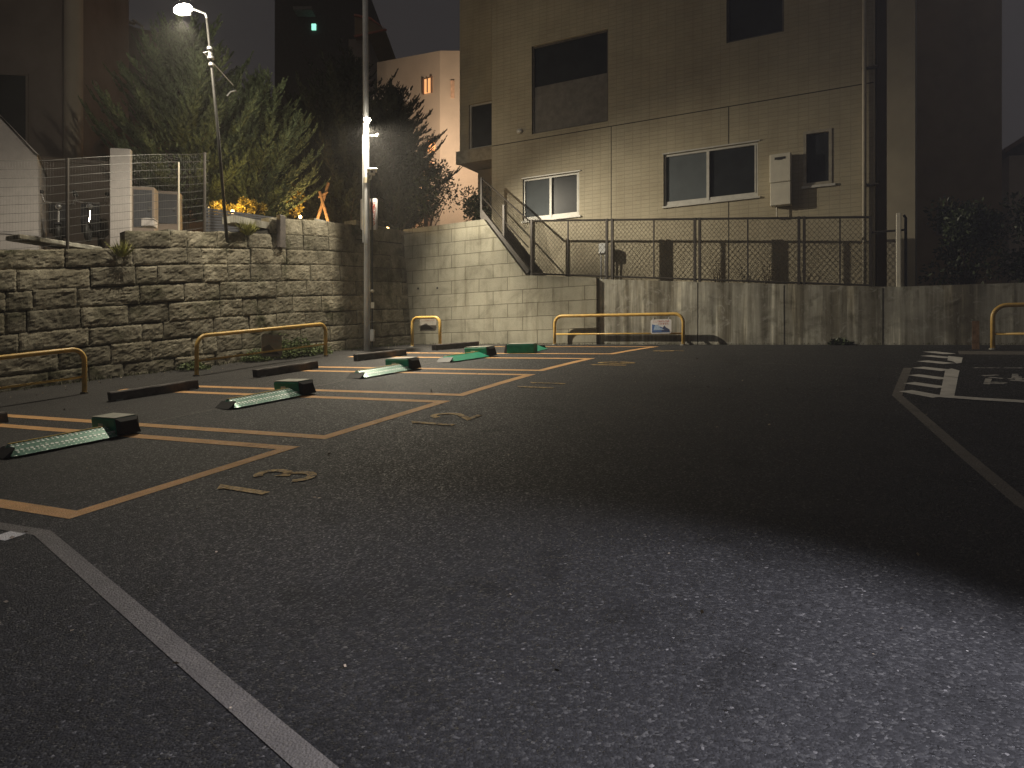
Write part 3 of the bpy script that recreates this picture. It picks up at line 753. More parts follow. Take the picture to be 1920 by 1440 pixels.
# set-back wing at the left with a dark opening and ledge
SW = 18.6
def wt(u, v): t, z = PW(u, v, SW); return t, z-BZ
x0, x1 = wt(862, 100)[0], tL-.02
oW = wt(878, 196); oB = wt(878, 280)
wg = MB(); yy = SW-SB; hl = (wt(879, 200)[0], x1-.12, wt(880, 280)[1], wt(880, 196)[1])
sub = MB(); wall_holes(sub, x0, x1, wt(872, 308)[1], 13.5, [hl], .25)
sub.v = [(x, y+yy, z) for x, y, z in sub.v]; sub.quad((x0, yy, wt(872, 308)[1]), (x0, yy, 13.5), (x0, yy+6, 13.5), (x0, yy+6, wt(872, 308)[1]))
sub.quad((x0, yy, wt(872, 308)[1]), (x0, yy+6, wt(872, 308)[1]), (x1, yy+6, wt(872, 308)[1]), (x1, yy, wt(872, 308)[1]))
o = sub.build('side_wing', M_tile, bld)
f = MB(); frame_box(f, hl[0]+.003, hl[1]-.003, hl[2]+.003, hl[3]-.003, .05, yy+.08, yy+.2); o = f.build('window', M_alum, bld)
MB().box(hl[0]+.04, hl[1]-.04, yy+.13, yy+.14, hl[2]+.04, hl[3]-.04).build('pane', M_glass_d, o)
MB().box(x0-.08, x1, yy-.12, yy-.003, wt(872, 308)[1], hl[2]-.05).build('ledge', mat('ledge_render', (.38, .34, .26), .85), bld)
MB().box(x0+.25, x1, yy+.8, yy+1.1, 1.5, wt(872, 309)[1]).build('under_wall', M_brownwall, bld)
# water heater on the wall
SH = SB-.26
ta1, zt1_ = PW(1443, 290, SH); tb1, zb1_ = PW(1479, 386, SH)
tb1 = ta1+.50; zl = PW(1443, 386, SH)[1]
th = thing('water_heater', 'cream wall mounted gas water heater right of the wide window', 'water heater', P(SH, ta1, zl), RZ)
hh = zt1_-zl; zm_ = hh*.44
MB().bbox(0, tb1-ta1, 0, .24, zm_+.006, hh, .015).build('burner_case', M_cream, th)
MB().bbox(.012, tb1-ta1-.004, .01, .235, 0, zm_-.004, .012).build('pipe_cover', M_cream, th)
mb = MB(); mb.box(.12, .38, -.006, .02, hh-.15, hh-.09); mb.sphere((.25, 0, hh-.13), .06, 10, 6, (1.8, .2, .6)); mb.build('flue_slot', M_black, th)
MB().tube([(.15, .12, 0), (.15, .12, -.25), (.15, .22, -.3)], .015, 8).build('pipe', M_pipe, th)

# meter box and pipe seen through the mesh
tq, zq = PW(1131, 467, SB-.30)
th = thing('gas_meter', 'grey gas meter with bent pipe behind the fence mesh', 'meter', P(SB-.30, tq, up_z(tq)), RZ); zz = zq-up_z(tq)
MB().bbox(-.11, .11, -.08, .08, zz-.14, zz+.16, .02).build('case', M_zinc, th)
MB().tube([(-.06, 0, 0), (-.06, 0, zz-.1)], .022, 8).build('pipe', M_zinc, th)
MB().tube([(.06, 0, zz-.1), (.06, .02, 0)], .022, 8).build('pipe', M_zinc, th)

# ================================================================== YELLOW RAILS
def rail_part(L, h, r=.042, rc=.2, low=.27, lowr=.022):
    mb = MB(); pts = [(0, 0, -.15), (0, 0, h-rc)]
    pts += [(x, 0, z) for x, z in arc(rc, h-rc, rc, math.pi, math.pi/2, 8)[1:]]
    pts += [(x, 0, z) for x, z in arc(L-rc, h-rc, rc, math.pi/2, 0, 8)]
    pts += [(L, 0, -.15)]
    mb.tube(pts, r, 12); lo = MB().tube([(r*.5, 0, low), (L-r*.5, 0, low)], lowr, 8) if low else None
    return mb, lo
GR = 'yellow tubular guard rails round the parking lot'
def rail(A, B, h, label, low=.27, rc=.2):
    a, b = GP(*A), GP(*B); d = b-a; L = math.hypot(d.x, d.y)
    th = thing('guard_rail', label, 'guard rail', a, math.atan2(d.y, d.x), GR)
    m, lo = rail_part(L, h, .042, rc, low); sl = d.z/L
    for q in (m, lo):
        if q: q.v = [(x, y, z+x*sl) for x, y, z in q.v]
    m.build('hoop', M_yellow, th, True)
    for x in (0, L): MB().tube([(x, 0, x*sl-.01), (x, 0, x*sl+.025)], .07, 12).build('foot_collar', M_conc, th)
    if lo: lo.build('lower_bar', M_yellow, th, True)
    return th, L, sl
def near_st(u, s): return s, PW(u, 640, s)[0]
sR = 15.10
r1, L1, sl1 = rail(near_st(1040, sR), near_st(1281, sR), .78, 'yellow rail in front of the stained concrete wall, carrying the white sign', .29, .22)
r2, L2, sl2 = rail((6.78, -6.92), (10.55, -6.96), .80, 'long yellow rail before the middle of the stone wall, weeds behind it', .30, .22)
r3, L3, sl3 = rail((.7, -7.6), (4.62, -7.17), .80, 'yellow rail cut by the left edge of the picture', .30, .22)
r4, L4, sl4 = rail(near_st(773, 13.95), near_st(825, 13.95), .82, 'short yellow hoop in front of the dark wall corner', 0, .18)
r5, L5, sl5 = rail((13.72, 7.05), (13.72, 10.6), .85, 'yellow rail cut by the right edge of the picture', .30, .24)
MB().box(-.34, -.22, .02, .06, -.05, .56).build('side_board', M_wood, r5)
# signs
def sign(parent_loc, rz, wd, hg, name, label, mt, tilt=0):
    th = thing(name, label, 'sign', parent_loc, rz)
    r = .05; o = [(x, z) for cx, cz, a0 in ((wd-r, hg-r, 0), (r, hg-r, 90), (r, r, 180), (wd-r, r, 270)) for x, z in arc(cx, cz, r, R(a0), R(a0+90), 5)]
    MB().prism(o, 0, .012).build('plate', mt, th)
    return th
tx, zx = PW(1220, 626, sR-.06); tx2, zx2 = PW(1259, 598, sR-.06)
sg = sign(P(sR-.065, tx, zx), RZ, tx2-tx, .36, 'notice_sign', 'white notice with red lettering and blue picture hung on the far yellow rail', M_sign)
wd = tx2-tx
text_mesh('ここであそんでは', .052, 'lettering', M_red, sg, (wd*.5, -.004, .305), (R(90), 0, 0), False, .0006)
text_mesh('いけません', .056, 'lettering', M_red, sg, (wd*.62, -.004, .243), (R(90), 0, 0), False, .0006)
pic = MB()
MB().prism([(.04, .03), (wd-.05, .03), (wd-.05, .10), (.32, .15), (.2, .2), (.04, .24)], -.005, 0).build('picture', M_blue, sg)
MB().prism([(.08, .09)]+[(x, z) for x, z in arc(.17, .15, .075, math.pi, 0, 8)]+[(.30, .13), (.36, .09)], -.010, -.0055).build('picture', M_sky, sg)
MB().prism([(.28, .05), (.5, .05), (.46, .12), (.40, .15), (.36, .20), (.32, .15)], -.009, -.0055).build('picture', M_navy, sg)
for q in (.06, wd-.09): MB().box(q, q+.03, -.002, .10, .34, .40).build('clip', M_zinc, sg)
t4 = 13.97
ta4, za4 = PW(786, 621, t4-.02+.1)
sg = sign(P(14.08, ta4, za4), RZ, .56, .36, 'notice_sign', 'faded pale notice hung inside the short yellow hoop', mat('dull_plate', (.32, .30, .27), .5))
text_mesh('ここであそんでは', .055, 'lettering', M_fadered, sg, (.28, -.004, .30), (R(90), 0, 0))
MB().prism([(.04, .04), (.50, .04), (.30, .16), (.22, .22), (.05, .16)], -.005, 0).build('picture', M_ink, sg)
s_, t_ = 8.55, -7.0
b_ = GP(s_, t_)
sg = sign((b_.x, b_.y, b_.z+.20), math.atan2(D[1], D[0]), .60, .50, 'notice_sign', 'weathered brown notice behind the long yellow rail on the left', M_signold)
text_mesh('ここであそんでは', .062, 'lettering', M_fadered, sg, (.3, -.004, .42), (R(90), 0, 0))
text_mesh('いけません', .06, 'lettering', M_fadered, sg, (.34, -.004, .34), (R(90), 0, 0))
MB().prism([(.04, .05), (.54, .05), (.36, .16), (.22, .27), (.04, .20)], -.005, 0).build('picture', M_ink, sg)

# ================================================================== WHEEL STOPS AND LOCK UNITS
GS = 'dark wheel stop beams at the back of the bays'
def yaw_pitch(a, b):
    d = b-a; return math.atan2(d.y, d.x), d.z/math.hypot(d.x, d.y), math.hypot(d.x, d.y)
stops = [((.55, -5.55), (2.50, -5.60), 'dark wheel stop beam cut by the left picture edge'), ((4.14, -5.72), (5.55, -5.36), 'dark wheel stop beam nearest the left yellow rail, whole in view'),
         ((6.82, -5.32), (8.25, -5.10), 'dark wheel stop beam in front of the long left rail'), ((9.61, -5.22), (11.0, -4.90), 'dark wheel stop beam beside the foot of the tall pole'),
         ((12.5, -5.11), (14.0, -4.72), 'dark wheel stop beam farthest back, before the block wall')]
for A, B, lb in stops:
    a, b = GP(*A), GP(*B); yw, sl, L = yaw_pitch(a, b)
    th = thing('wheel_stop', lb, 'wheel stop', a, yw, GS); th.rotation_euler = (0, -math.atan(sl), yw)
    mb = MB(); prof = [(-.075, .0), (-.075, .132), (-.062, .152), (.062, .152), (.075, .132), (.075, 0)]
    n = 9
    for i in range(n+1):
        for y, z in prof: mb.v.append((L*i/n, y+random.uniform(-.003, .003), z+random.uniform(-.002, .002)))
    for i in range(n):
        for k in range(5): q = i*6+k; mb.f.append((q, q+6, q+7, q+1))
    mb.f.append(tuple(range(5, -1, -1))); mb.f.append(tuple(n*6+k for k in range(6)))
    mb.build('beam', M_beam, th)
    for x in (.12, L-.12): MB().box(x-.05, x+.05, -.10, .10, .0, .012).build('anchor_plate', M_zinc, th)
    cp = MB(); cp.box(-.006, .004, -.055, .055, .02, .13); cp.build('end_cap', M_black, th)
GL = 'green flap lock units in the parking bays'
units = [((1.15, -3.20), 1.0, 'green car lock with tread plate in bay 13, nearest the camera'), ((4.12, -3.08), 1.0, 'green car lock with tread plate in bay 12'),
         ((7.10, -3.17), 1.0, 'green car lock with tread plate in bay 11'), ((9.65, -2.95), 1.0, 'green car lock with plain plate in bay 10'), ((13.2, -2.55), -1.0, 'farthest green car lock, facing back to back, in bay 9')]
for k, (A, sg_, lb) in enumerate(units):
    a = GP(*A); b = GP(A[0]+1.2*sg_, A[1]+.2); yw, sl, L = yaw_pitch(a, b)
    th = thing('car_lock', lb, 'car lock', a, yw, GL); th.rotation_euler = (0, -math.atan(sl), yw)
    # local x along the row, local -y towards the aisle
    sd = -1 if sg_ > 0 else 1
    fl = MB(); W_ = .42
    prof = [(-W_/2*sd*-1, .02), (0, .105), (W_/2*sd*-1, .02)]
    pr = [(-.34, .012), (-.05, .115), (.01, .12), (.18, .012)]
    if sg_ < 0: pr = [(-y, z) for y, z in reversed(pr)]
    xs_ = (0.02, .10, 1.16)
    for i, x in enumerate(xs_):
        kk = .18 if i == 0 else 1
        for y, z in pr: fl.v.append((x, y*(1 if i else .9), .012+(z-.012)*kk))
    for i in range(2):
        for q in range(3): c = i*4+q; fl.f.append((c, c+4, c+5, c+1))
    fl.f.append((8, 9, 10, 11)); fl.f.append((3, 2, 1, 0))
    fl.build('flap', M_tread if k < 3 else M_green, th)
    nl = MB(); nl.box(.10, 1.15, -.045, .005, .121, .126) if sg_ > 0 else nl.box(.10, 1.15, -.005, .045, .121, .126); nl.build('ridge_strip', mat('yellow_tape', (.55, .42, .10), .5), th)
    hd = MB(); hd.prism([(-.05, .004), (.018, .004), (.085, .095), (.02, .05)], *((-.26, .12) if sg_ > 0 else (-.12, .26))); hd.build('end_ramp', M_black, th)
    bx = MB(); x0_, x1_ = 1.19, 1.48; y0_, y1_ = (-.34, .42)
    if sd < 0: pass
    bx.bbox(x0_, x1_, y0_+.10, y1_, .0, .215, .02); bo_ = bx.build('motor_case', M_green, th)
    ec = MB()
    n0 = len(ec.v)
    ec.v += [(x0_+.004, y0_+.098, .005), (x1_-.004, y0_+.098, .005), (x1_-.004, y0_+.098, .212), (x0_+.004, y0_+.098, .212), (x0_+.02, y0_+.03, .01), (x1_-.02, y0_+.03, .01), (x1_-.05, y0_+.05, .17), (x0_+.05, y0_+.05, .17)]
    for q in ((0, 4, 5, 1), (1, 5, 6, 2), (2, 6, 7, 3), (3, 7, 4, 0), (4, 7, 6, 5)): ec.f.append(q)
    ec.build('end_cover', M_black, th)
    MB().tube([(1.13, -.20, .05), (1.20, -.20, .05)], .018, 8).build('hinge', M_zinc, th); MB().tube([(1.13, .10, .07), (1.20, .10, .07)], .018, 8).build('hinge', M_zinc, th)
    MB().box(x0_-.004, x0_+.0, .10, .22, .07, .14).build('label_plate', M_cream, th)
    MB().box(x0_+.01, x1_-.01, y0_+.12, y1_-.02, .2155, .223).build('lid', mat('pale_lid', (.42, .42, .36), .5), th)

# ================================================================== VEGETATION HELPERS
def leaf_mesh(name, pts, dirs, sizes, material, parent, seed=0, width=.35, fold=True):
    """many small blades: points, directions and lengths"""
    rs = np.random.RandomState(seed); n = len(pts)
    pts = np.asarray(pts, float); dirs = np.asarray(dirs, float); dirs /= np.linalg.norm(dirs, axis=1)[:, None]+1e-9
    rnd = rs.normal(size=(n, 3)); side = np.cross(dirs, rnd); side /= np.linalg.norm(side, axis=1)[:, None]+1e-9
    L = np.asarray(sizes)[:, None]; wv = side*L*width*.5
    a = pts; b = pts+dirs*L*.45+wv; c = pts+dirs*L; d = pts+dirs*L*.45-wv
    V = np.stack([a, b, c, d], 1).reshape(-1, 3)
    me = bpy.data.meshes.new(name); me.vertices.add(4*n); me.vertices.foreach_set('co', V.ravel())
    me.loops.add(4*n); me.loops.foreach_set('vertex_index', np.arange(4*n, dtype=np.int32))
    me.polygons.add(n); me.polygons.foreach_set('loop_start', np.arange(0, 4*n, 4, dtype=np.int32)); me.polygons.foreach_set('loop_total', np.full(n, 4, dtype=np.int32))
    me.update(calc_edges=True); me.validate(); me.materials.append(material)
    o = bpy.data.objects.new(name, me); sc.collection.objects.link(o)
    if parent is not None: o.parent = parent
    return o
def conifer(name, label, loc, h, r, seed, material, nb=170, up=.55, leaf=.17, low=.08, dens=30, group='conifers on the terrace'):
    rs = np.random.RandomState(seed); th = thing(name, label, 'tree', loc, 0, group)
    tr = MB(); tr.tube([(0, 0, -.2), (.03, 0, h*.3), (-.02, .03, h*.65), (0, 0, h*.97)], [.04+.018*h, .03+.014*h, .02+.007*h, .012], 8)
    pts, ds, sz = [], [], []
    clump = rs.uniform(.72, 1.15, 9); Z = np.array([0, 0, 1.])
    for k in range(nb):
        f = low+(1-low)*(k+rs.rand())/nb; az = k*2.39996+rs.normal()*.35
        L = (r*min(1, 1.25*(1-f)**.62)*min(1, .55+f*2)+.15)*rs.uniform(.55, 1.18)*clump[int((az % 6.2832)/6.2832*8.99)]
        o = np.array([math.cos(az), math.sin(az), 0]); z0 = h*f*.93; droop = rs.uniform(-.12, .2); curve = up*rs.uniform(.7, 1.4)
        sidev = np.array([-o[1], o[0], 0]); tw = rs.uniform(-.25, .25)
        def ax(p): return o*L*p+sidev*tw*L*p*p+Z*(z0+L*(droop*p+curve*p*p))
        def tg(p): v = o+sidev*2*tw*p+Z*(droop+2*curve*p); return v/np.linalg.norm(v)
        if k % 2 == 0: tr.tube([tuple(ax(q)) for q in (0, .35, .7, .95)], [.02, .015, .009, .003], 5, False)
        nsub = max(4, int(L*9))
        for j in range(nsub+1):
            p = .22+.78*(j+rs.rand()*.6)/(nsub+.6); c0 = ax(min(p, 1)); t0 = tg(min(p, 1)); sg = 1 if j % 2 else -1
            wv = sidev*sg*rs.uniform(.35, .8)+Z*rs.uniform(-.1, .35)
            d = t0+wv if j < nsub else t0; d /= np.linalg.norm(d); l = (.14+.20*L*(1-.55*p))*rs.uniform(.65, 1.2)
            q_ = np.cross(d, Z); q_ /= np.linalg.norm(q_)+1e-9; q_ = q_+Z*rs.uniform(-.4, .4)
            m = max(8, int(l*dens))
            for i in range(m):
                g = (i+rs.rand())/m; b = c0+d*l*g+Z*(.25*l*g*g); s2 = 1 if i % 2 else -1
                pts.append(b); ds.append(d*.8+q_*s2*rs.uniform(.25, .75)+Z*rs.uniform(0, .35)); sz.append(leaf*(1.15-.6*g)*rs.uniform(.7, 1.3))
    for i in range(int(nb*26)):                 # inner foliage close to the trunk
        f = low+(1-low)*rs.rand(); a = rs.uniform(0, 6.283); q = r*min(1, 1.25*(1-f)**.62)*min(1, .55+f*2)*.55*rs.rand()**.5
        pts.append((q*math.cos(a), q*math.sin(a), h*f*.93+q*.4)); ds.append((math.cos(a)*.6+rs.normal()*.4, math.sin(a)*.6+rs.normal()*.4, rs.uniform(.2, 1))); sz.append(leaf*rs.uniform(1, 1.8))
    tr.build('trunk', M_bark, th)
    leaf_mesh('crown', pts, ds, sz, material, th, seed, .36)
    return th
def bush(name, label, loc, rx, ry, rz, seed, material, n=2600, leaf=.09, clumps=16, group=None, cat='shrub', base=.0):
    rs = np.random.RandomState(seed); th = thing(name, label, cat, loc, rs.uniform(0, 6), group)
    pts, ds, sz = [], [], []; st_ = MB()
    for c in range(clumps):
        v = rs.normal(size=3); v /= np.linalg.norm(v); rad = rs.uniform(.35, .85); ctr = v*np.array([rx, ry, rz])*rad+np.array([0, 0, rz+base])
        cr = rs.uniform(.25, .48)*min(rx, ry, rz)*1.25
        st_.tube([(rs.uniform(-.1, .1), rs.uniform(-.1, .1), 0), tuple(ctr*np.array([.5, .5, .5])), tuple(ctr)], [.022, .014, .005], 5, False)
        for i in range(n//clumps):
            q = rs.normal(size=3); q /= np.linalg.norm(q); q = q*cr*rs.rand()**.4
            if ctr[2]+q[2] < 0.02: continue
            pts.append(ctr+q); dv = q/cr+rs.normal(size=3)*.6+np.array([0, 0, .3]); ds.append(dv); sz.append(leaf*rs.uniform(.6, 1.4))
    st_.build('stems', M_bark, th); leaf_mesh('leaves', pts, ds, sz, material, th, seed, .5)
    return th
def tuft(name, label, loc, n, rad, hgt, seed, material, group=None, cat='weed', grass=False):
    rs = np.random.RandomState(seed); pts, ds, sz = [], [], []
    for i in range(n*(2 if grass else 5)):
        a = rs.uniform(0, 6.283); q = rad*rs.rand()**.6
        if grass:
            pts.append((q*.5*math.cos(a), q*.5*math.sin(a), 0)); ds.append((math.cos(a)*.5+rs.normal()*.3, math.sin(a)*.5+rs.normal()*.3, rs.uniform(.5, 1.3))); sz.append(hgt*rs.uniform(.35, 1.0))
        else:
            top = hgt*(1-.75*(q/rad)**1.5)*rs.uniform(.6, 1.1)
            pts.append((q*math.cos(a)+rs.normal()*.03, q*math.sin(a)+rs.normal()*.03, top*rs.rand()**.7)); ds.append((math.cos(a)+rs.normal()*.7, math.sin(a)+rs.normal()*.7, rs.normal()*.5)); sz.append(rs.uniform(.04, .09))
    o = leaf_mesh(name, pts, ds, sz, material, None, seed, .045 if grass else .55); o.location = loc
    return tag(o, label, cat, group)
def stalks(name, label, loc, n, rad, hgt, seed, material, group=None):
    rs = np.random.RandomState(seed); mb = MB()
    for i in range(n):
        a = rs.uniform(0, 6.283); q = rad*rs.rand(); x, y = q*math.cos(a), q*math.sin(a); h = hgt*rs.uniform(.4, 1.1); b = rs.normal(size=2)*.18*h
        mb.tube([(x*.4, y*.4, 0), (x*.7+b[0]*.4, y*.7+b[1]*.4, h*.5), (x+b[0], y+b[1], h)], [.006, .004, .002], 4, False)
        for j in range(2):
            f = rs.uniform(.4, .9); c = (x*.7+b[0]*f, y*.7+b[1]*f, h*f); mb.tube([c, (c[0]+rs.normal()*.1, c[1]+rs.normal()*.1, c[2]+.08)], [.003, .0015], 3, False)
    o = mb.build(name, material); o.location = loc; return tag(o, label, 'weed', group)

# ================================================================== TALL POLE WITH FLOODLIGHT
pb = GP(12.2, -6.96); pole = thing('utility_pole', 'tall grey steel pole by the wall corner carrying a floodlight', 'pole', (pb.x, pb.y, pb.z), 0)
pole.location.x = (688-960)/F*pb.y
PZ = pb.z; PX, PYY = pole.location.x, pb.y
def pz(v): return H+(YH-v)/F*PYY-PZ
MB().tube([(0, 0, -.2), (0, 0, 3), (-.03, 0, pz(200)), (-.06, 0, 13)], [.082, .080, .076, .07], 16).build('shaft', mat('pale_galvanised', (.68, .69, .70), .45, .15, .12, 5, .1), pole, True)
cd = MB(); cd.tube([(-.098, -.02, pz(455)), (-.10, -.02, pz(258)), (-.06, -.06, pz(247))], .018, 8); cd.build('conduit', M_zinc, pole)
cd = MB(); cd.tube([(.14, -.02, .1), (.145, -.02, pz(440)), (.13, -.04, pz(330))], .024, 8); cd.build('conduit', M_black, pole)
bd = MB(); bd.tube([(-.01, 0, pz(344)), (-.01, 0, pz(334))], .09, 16); bd.build('band', mat('tan_strap', (.5, .45, .33), .6), pole)
bx = MB(); bx.bbox(.10, .2, -.1, .0, pz(640), pz(618), .01); bx.build('junction_box', M_zinc, pole)
lb_ = MB(); lb_.box(.115, .20, -.052, -.045, pz(578), pz(567)); lb_.build('label_plate', M_cream, pole)
cpx = MB(); cpx.sphere((.15, -.05, pz(546)), .055, 10, 7, (1, .8, .8)); cpx.build('cap', M_cream, pole)
rf = MB(); rf.box(-.02, .04, -.104, -.098, pz(461), pz(458)); rf.build('reflector', M_cream, pole)
for v in (603, 624, 630): MB().tube([(.10, -.03, pz(v)), (.2, -.03, pz(v))], .008, 6).build('clip', M_zinc, pole)
# security camera
th = thing('security_camera', 'white security camera clamped to the tall pole above its sign', 'security camera', (PX+.12, PYY-.1, PZ+pz(332)), R(10))
MB().bbox(-.10, .16, -.22, .08, .12, .155, .008).build('sun_hood', M_cream, th)
MB().bbox(-.03, .11, -.17, .06, .03, .115, .01).build('housing', M_zinc, th)
MB().tube([(.03, -.17, .07), (.03, -.2, .07)], .03, 12).build('lens', M_black, th)
MB().tube([(.02, 0, .03), (.0, .04, -.08), (-.06, .07, -.08)], .018, 8).build('bracket', M_zinc, th)
# sign behind the pole
sgw = .40; zt_s = PZ+pz(429)
th = sign((PX-.20, PYY+.16, zt_s), R(-6), .46, pz(370)-pz(429), 'camera_notice_sign', 'upright white sign with red lettering strapped behind the tall pole', M_sign)
text_mesh('防犯カメラ', .155, 'lettering', M_red, th, (.345, -.006, (pz(370)-pz(429))*.49), (R(90), 0, 0), True, .002)
MB().box(.1, .34, -.05, -.002, .5, .54).build('strap', M_zinc, th)
# floodlight 2
M_lamp = emis('lamp_lens', (1, .90, .72), 90)
def floodlight(label, loc, rz, arm, beams, col, head_tilt, lens_r=.09, hw=.15, spill=150):
    th = thing('floodlight', label, 'floodlight', loc, rz, 'floodlights over the parking lot')
    hd = MB(); hd.bbox(-hw, hw, -.06, .06, .03, .16, .02); o = hd.build('housing', M_black, th); o.rotation_euler = (head_tilt, 0, 0)
    ln = MB(); ln.sphere((0, -.07, .08), lens_r, 14, 9, (1.25, .55, .8)); l = ln.build('lens', M_lamp, o)
    am = MB(); am.tube(arm, .02, 8); am.build('arm', M_zinc, th)
    for ldir, power, cone, blend in beams+[((0, 0, -1), spill, 0, 0)]:   # the beams, and what the lens scatters all round
        d = bpy.data.lights.new('flood' if cone else 'flood_spill', 'SPOT' if cone else 'POINT'); d.energy = power; d.color = col; d.shadow_soft_size = .045
        if cone: d.spot_size = R(cone); d.spot_blend = blend
        lo = bpy.data.objects.new(d.name, d); sc.collection.objects.link(lo)
        lo.location = Vector(loc)+Vector((0, 0, -.10)); lo.rotation_euler = Vector(ldir).to_track_quat('-Z', 'Y').to_euler()
    return th
def dirv(s_, t_, z_): return (D[0]*s_+E[0]*t_, D[1]*s_+E[1]*t_, z_)
WARM = (1, .885, .68)
off = D*(-.77)+E*.64; l2 = (PX+off[0]*.175, PYY+off[1]*.175, PZ+pz(236))
floodlight('small bright floodlight on the tall pole by the wall corner', l2, R(15), [(0, .02, .06), (-.02, .14, .05)], [(dirv(2.2, 6.2, -7.2), 3700, 119, 1.0), (dirv(-2.6, -.2, -5), 850, 122, .9)], WARM, R(-20), .075, .085, 90)
sn = thing('motion_sensor', 'small white motion sensor just below the floodlight on the tall pole', 'sensor', (PX+.3, PYY-.1, PZ+pz(256)), 0)
MB().sphere((0, 0, 0), .05, 10, 7).build('dome', M_cream, sn); MB().tube([(0, 0, 0), (-.2, .08, .02)], .012, 6).build('arm', M_zinc, sn)
# thin leaning lamp post on the stone wall
s1, Y1 = wall_hit(426); b1 = RP(427, 436, Y1+.35); t1_ = RP(388, 34, Y1-1.5)
post = thing('lamp_post', 'thin leaning lamp post rising from the stone wall among the conifers', 'lamp post', tuple(b1), 0)
dt = t1_-b1
MB().tube([(0, 0, -.4), (dt.x*.5, dt.y*.5, dt.z*.5), tuple(dt)], [.04, .034, .028], 12).build('shaft', mat('dull_steel', (.05, .049, .046), .5, .2), post, True)
am = MB(); am.tube([tuple(dt), (dt.x-.04, dt.y, dt.z+.1), (dt.x-.28, dt.y-.28, dt.z+.1)], .022, 8); am.build('arm', M_zinc, post)
fx = MB()
for q, r_ in ((.83, .075), (.845, .05), (.87, .06), (.80, .06)): fx.tube([(dt.x*q, dt.y*q, dt.z*q-.02), (dt.x*q, dt.y*q, dt.z*q+.03)], r_, 10)
fx.tube([(dt.x*.86, dt.y*.86, dt.z*.86), (dt.x*.86-.12, dt.y*.86-.05, dt.z*.86-.05), (dt.x*.83-.08, 0, dt.z*.83)], .01, 6)
fx.tube([(dt.x*.8, 0, dt.z*.8), (dt.x*.8-.12, -.03, dt.z*.79), (dt.x*.8-.2, -.05, dt.z*.765)], .016, 6)
fx.build('cable_clamps', M_zinc, post)
l1 = t1_+Vector((-.32, -.40, -.12))
floodlight('bright floodlight on the arm of the thin lamp post', tuple(l1), R(-10), [(.0, .03, .14), (.06, .12, .22)], [(tuple(P(5.6, -8.0, 1.0)-l1), 1200, 132, .7)], WARM, R(-25), .165, .15, 140)
# street lamp standing behind the camera: only its pool of light is seen
d = bpy.data.lights.new('street_lamp_light', 'SPOT'); d.energy = 980; d.color = (.89, .875, 1.0); d.spot_size = R(95); d.spot_blend = .5; d.shadow_soft_size = .10
lo = bpy.data.objects.new('street_lamp_light', d); sc.collection.objects.link(lo)
pp = GP(-.6, 7.2, 3.4); tgt = GP(-1.7, 4.8); lo.location = pp; lo.rotation_euler = (tgt-pp).to_track_quat('-Z', 'Y').to_euler()

# ================================================================== TERRACE: TREES
def at(u, Y, z): return ((u-960)/F*Y, Y, z)
def terr_at(u, Y):
    s, t = st((u-960)/F*Y, Y); return terr_z(s)
def zpx(v, Y): return H+(YH-v)/F*Y
def tree_at(u, Y, vtop, r, seed, label, mt, **kw):
    z = terr_at(u, Y); return conifer('conifer_tree', label, at(u, Y, z), zpx(vtop, Y)-z, r, seed, mt, **kw)
tree_at(345, 21.6, 40, 2.7, 21, 'large green conifer beside the thin lamp post, lit by its floodlight', M_leaf_con, nb=190, leaf=.12, dens=95)
tree_at(480, 22.4, 135, 2.0, 22, 'rounder green conifer right of the thin lamp post', M_leaf_con, nb=165, leaf=.11, dens=95)
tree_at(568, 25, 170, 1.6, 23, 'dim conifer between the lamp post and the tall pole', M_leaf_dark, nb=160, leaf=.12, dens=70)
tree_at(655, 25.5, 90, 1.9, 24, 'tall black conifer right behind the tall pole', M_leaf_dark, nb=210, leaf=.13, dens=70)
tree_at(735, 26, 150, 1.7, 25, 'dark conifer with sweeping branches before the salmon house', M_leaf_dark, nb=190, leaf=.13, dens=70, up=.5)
bush('shrub', 'dark leafy shrub in front of the salmon house, beside the apartment wing', P(17.6, -8.9, ZB-.1), 1.0, 1.0, 1.75, 31, M_leaf_bush, 4200, .11, 22)
bush('shrub', 'low dark shrub at the top of the steps', P(17.0, -6.4, ZB-.1), .9, .7, .75, 32, M_leaf_bush, 2200, .10, 14)
bush('shrub', 'small sparse shrub on the wall left of the large shrub', P(17.2, -10.2, ZB-.15), .7, .6, .7, 33, M_leaf_bush, 1400, .1, 12)
# golden lit hedge with its lamps
zt = terr_at(445, 21)
for u, Y, lb, sd in ((412, 20.0, 'golden lit hedge left half, behind the slatted fence', 41), (470, 20.2, 'golden lit hedge right half, behind the slatted fence', 42)):
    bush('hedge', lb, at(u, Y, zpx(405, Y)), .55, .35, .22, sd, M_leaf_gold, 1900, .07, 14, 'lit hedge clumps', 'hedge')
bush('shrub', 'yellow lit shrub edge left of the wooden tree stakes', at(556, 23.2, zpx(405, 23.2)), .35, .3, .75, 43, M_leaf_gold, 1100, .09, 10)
M_glow = emis('garden_lamp_lens', (1, .62, .25), 14)
def garden_light(label, loc, power, col=(1, .62, .26)):
    th = thing('garden_light', label, 'garden light', loc, 0, 'small warm garden lights')
    MB().tube([(0, 0, -.25), (0, 0, .0)], .03, 8).build('stake', M_black, th)
    MB().sphere((0, 0, .05), .05, 10, 7).build('lens', M_glow, th)
    d = bpy.data.lights.new('garden_bulb', 'POINT'); d.energy = power; d.color = col; d.shadow_soft_size = .06
    o = bpy.data.objects.new('garden_bulb', d); sc.collection.objects.link(o); o.location = Vector(loc)+Vector((0, -.02, .17))
    return th
garden_light('warm garden light hidden behind the slatted fence under the hedge', at(436, 19.55, zpx(401, 19.55)), 50, (1, .66, .2))
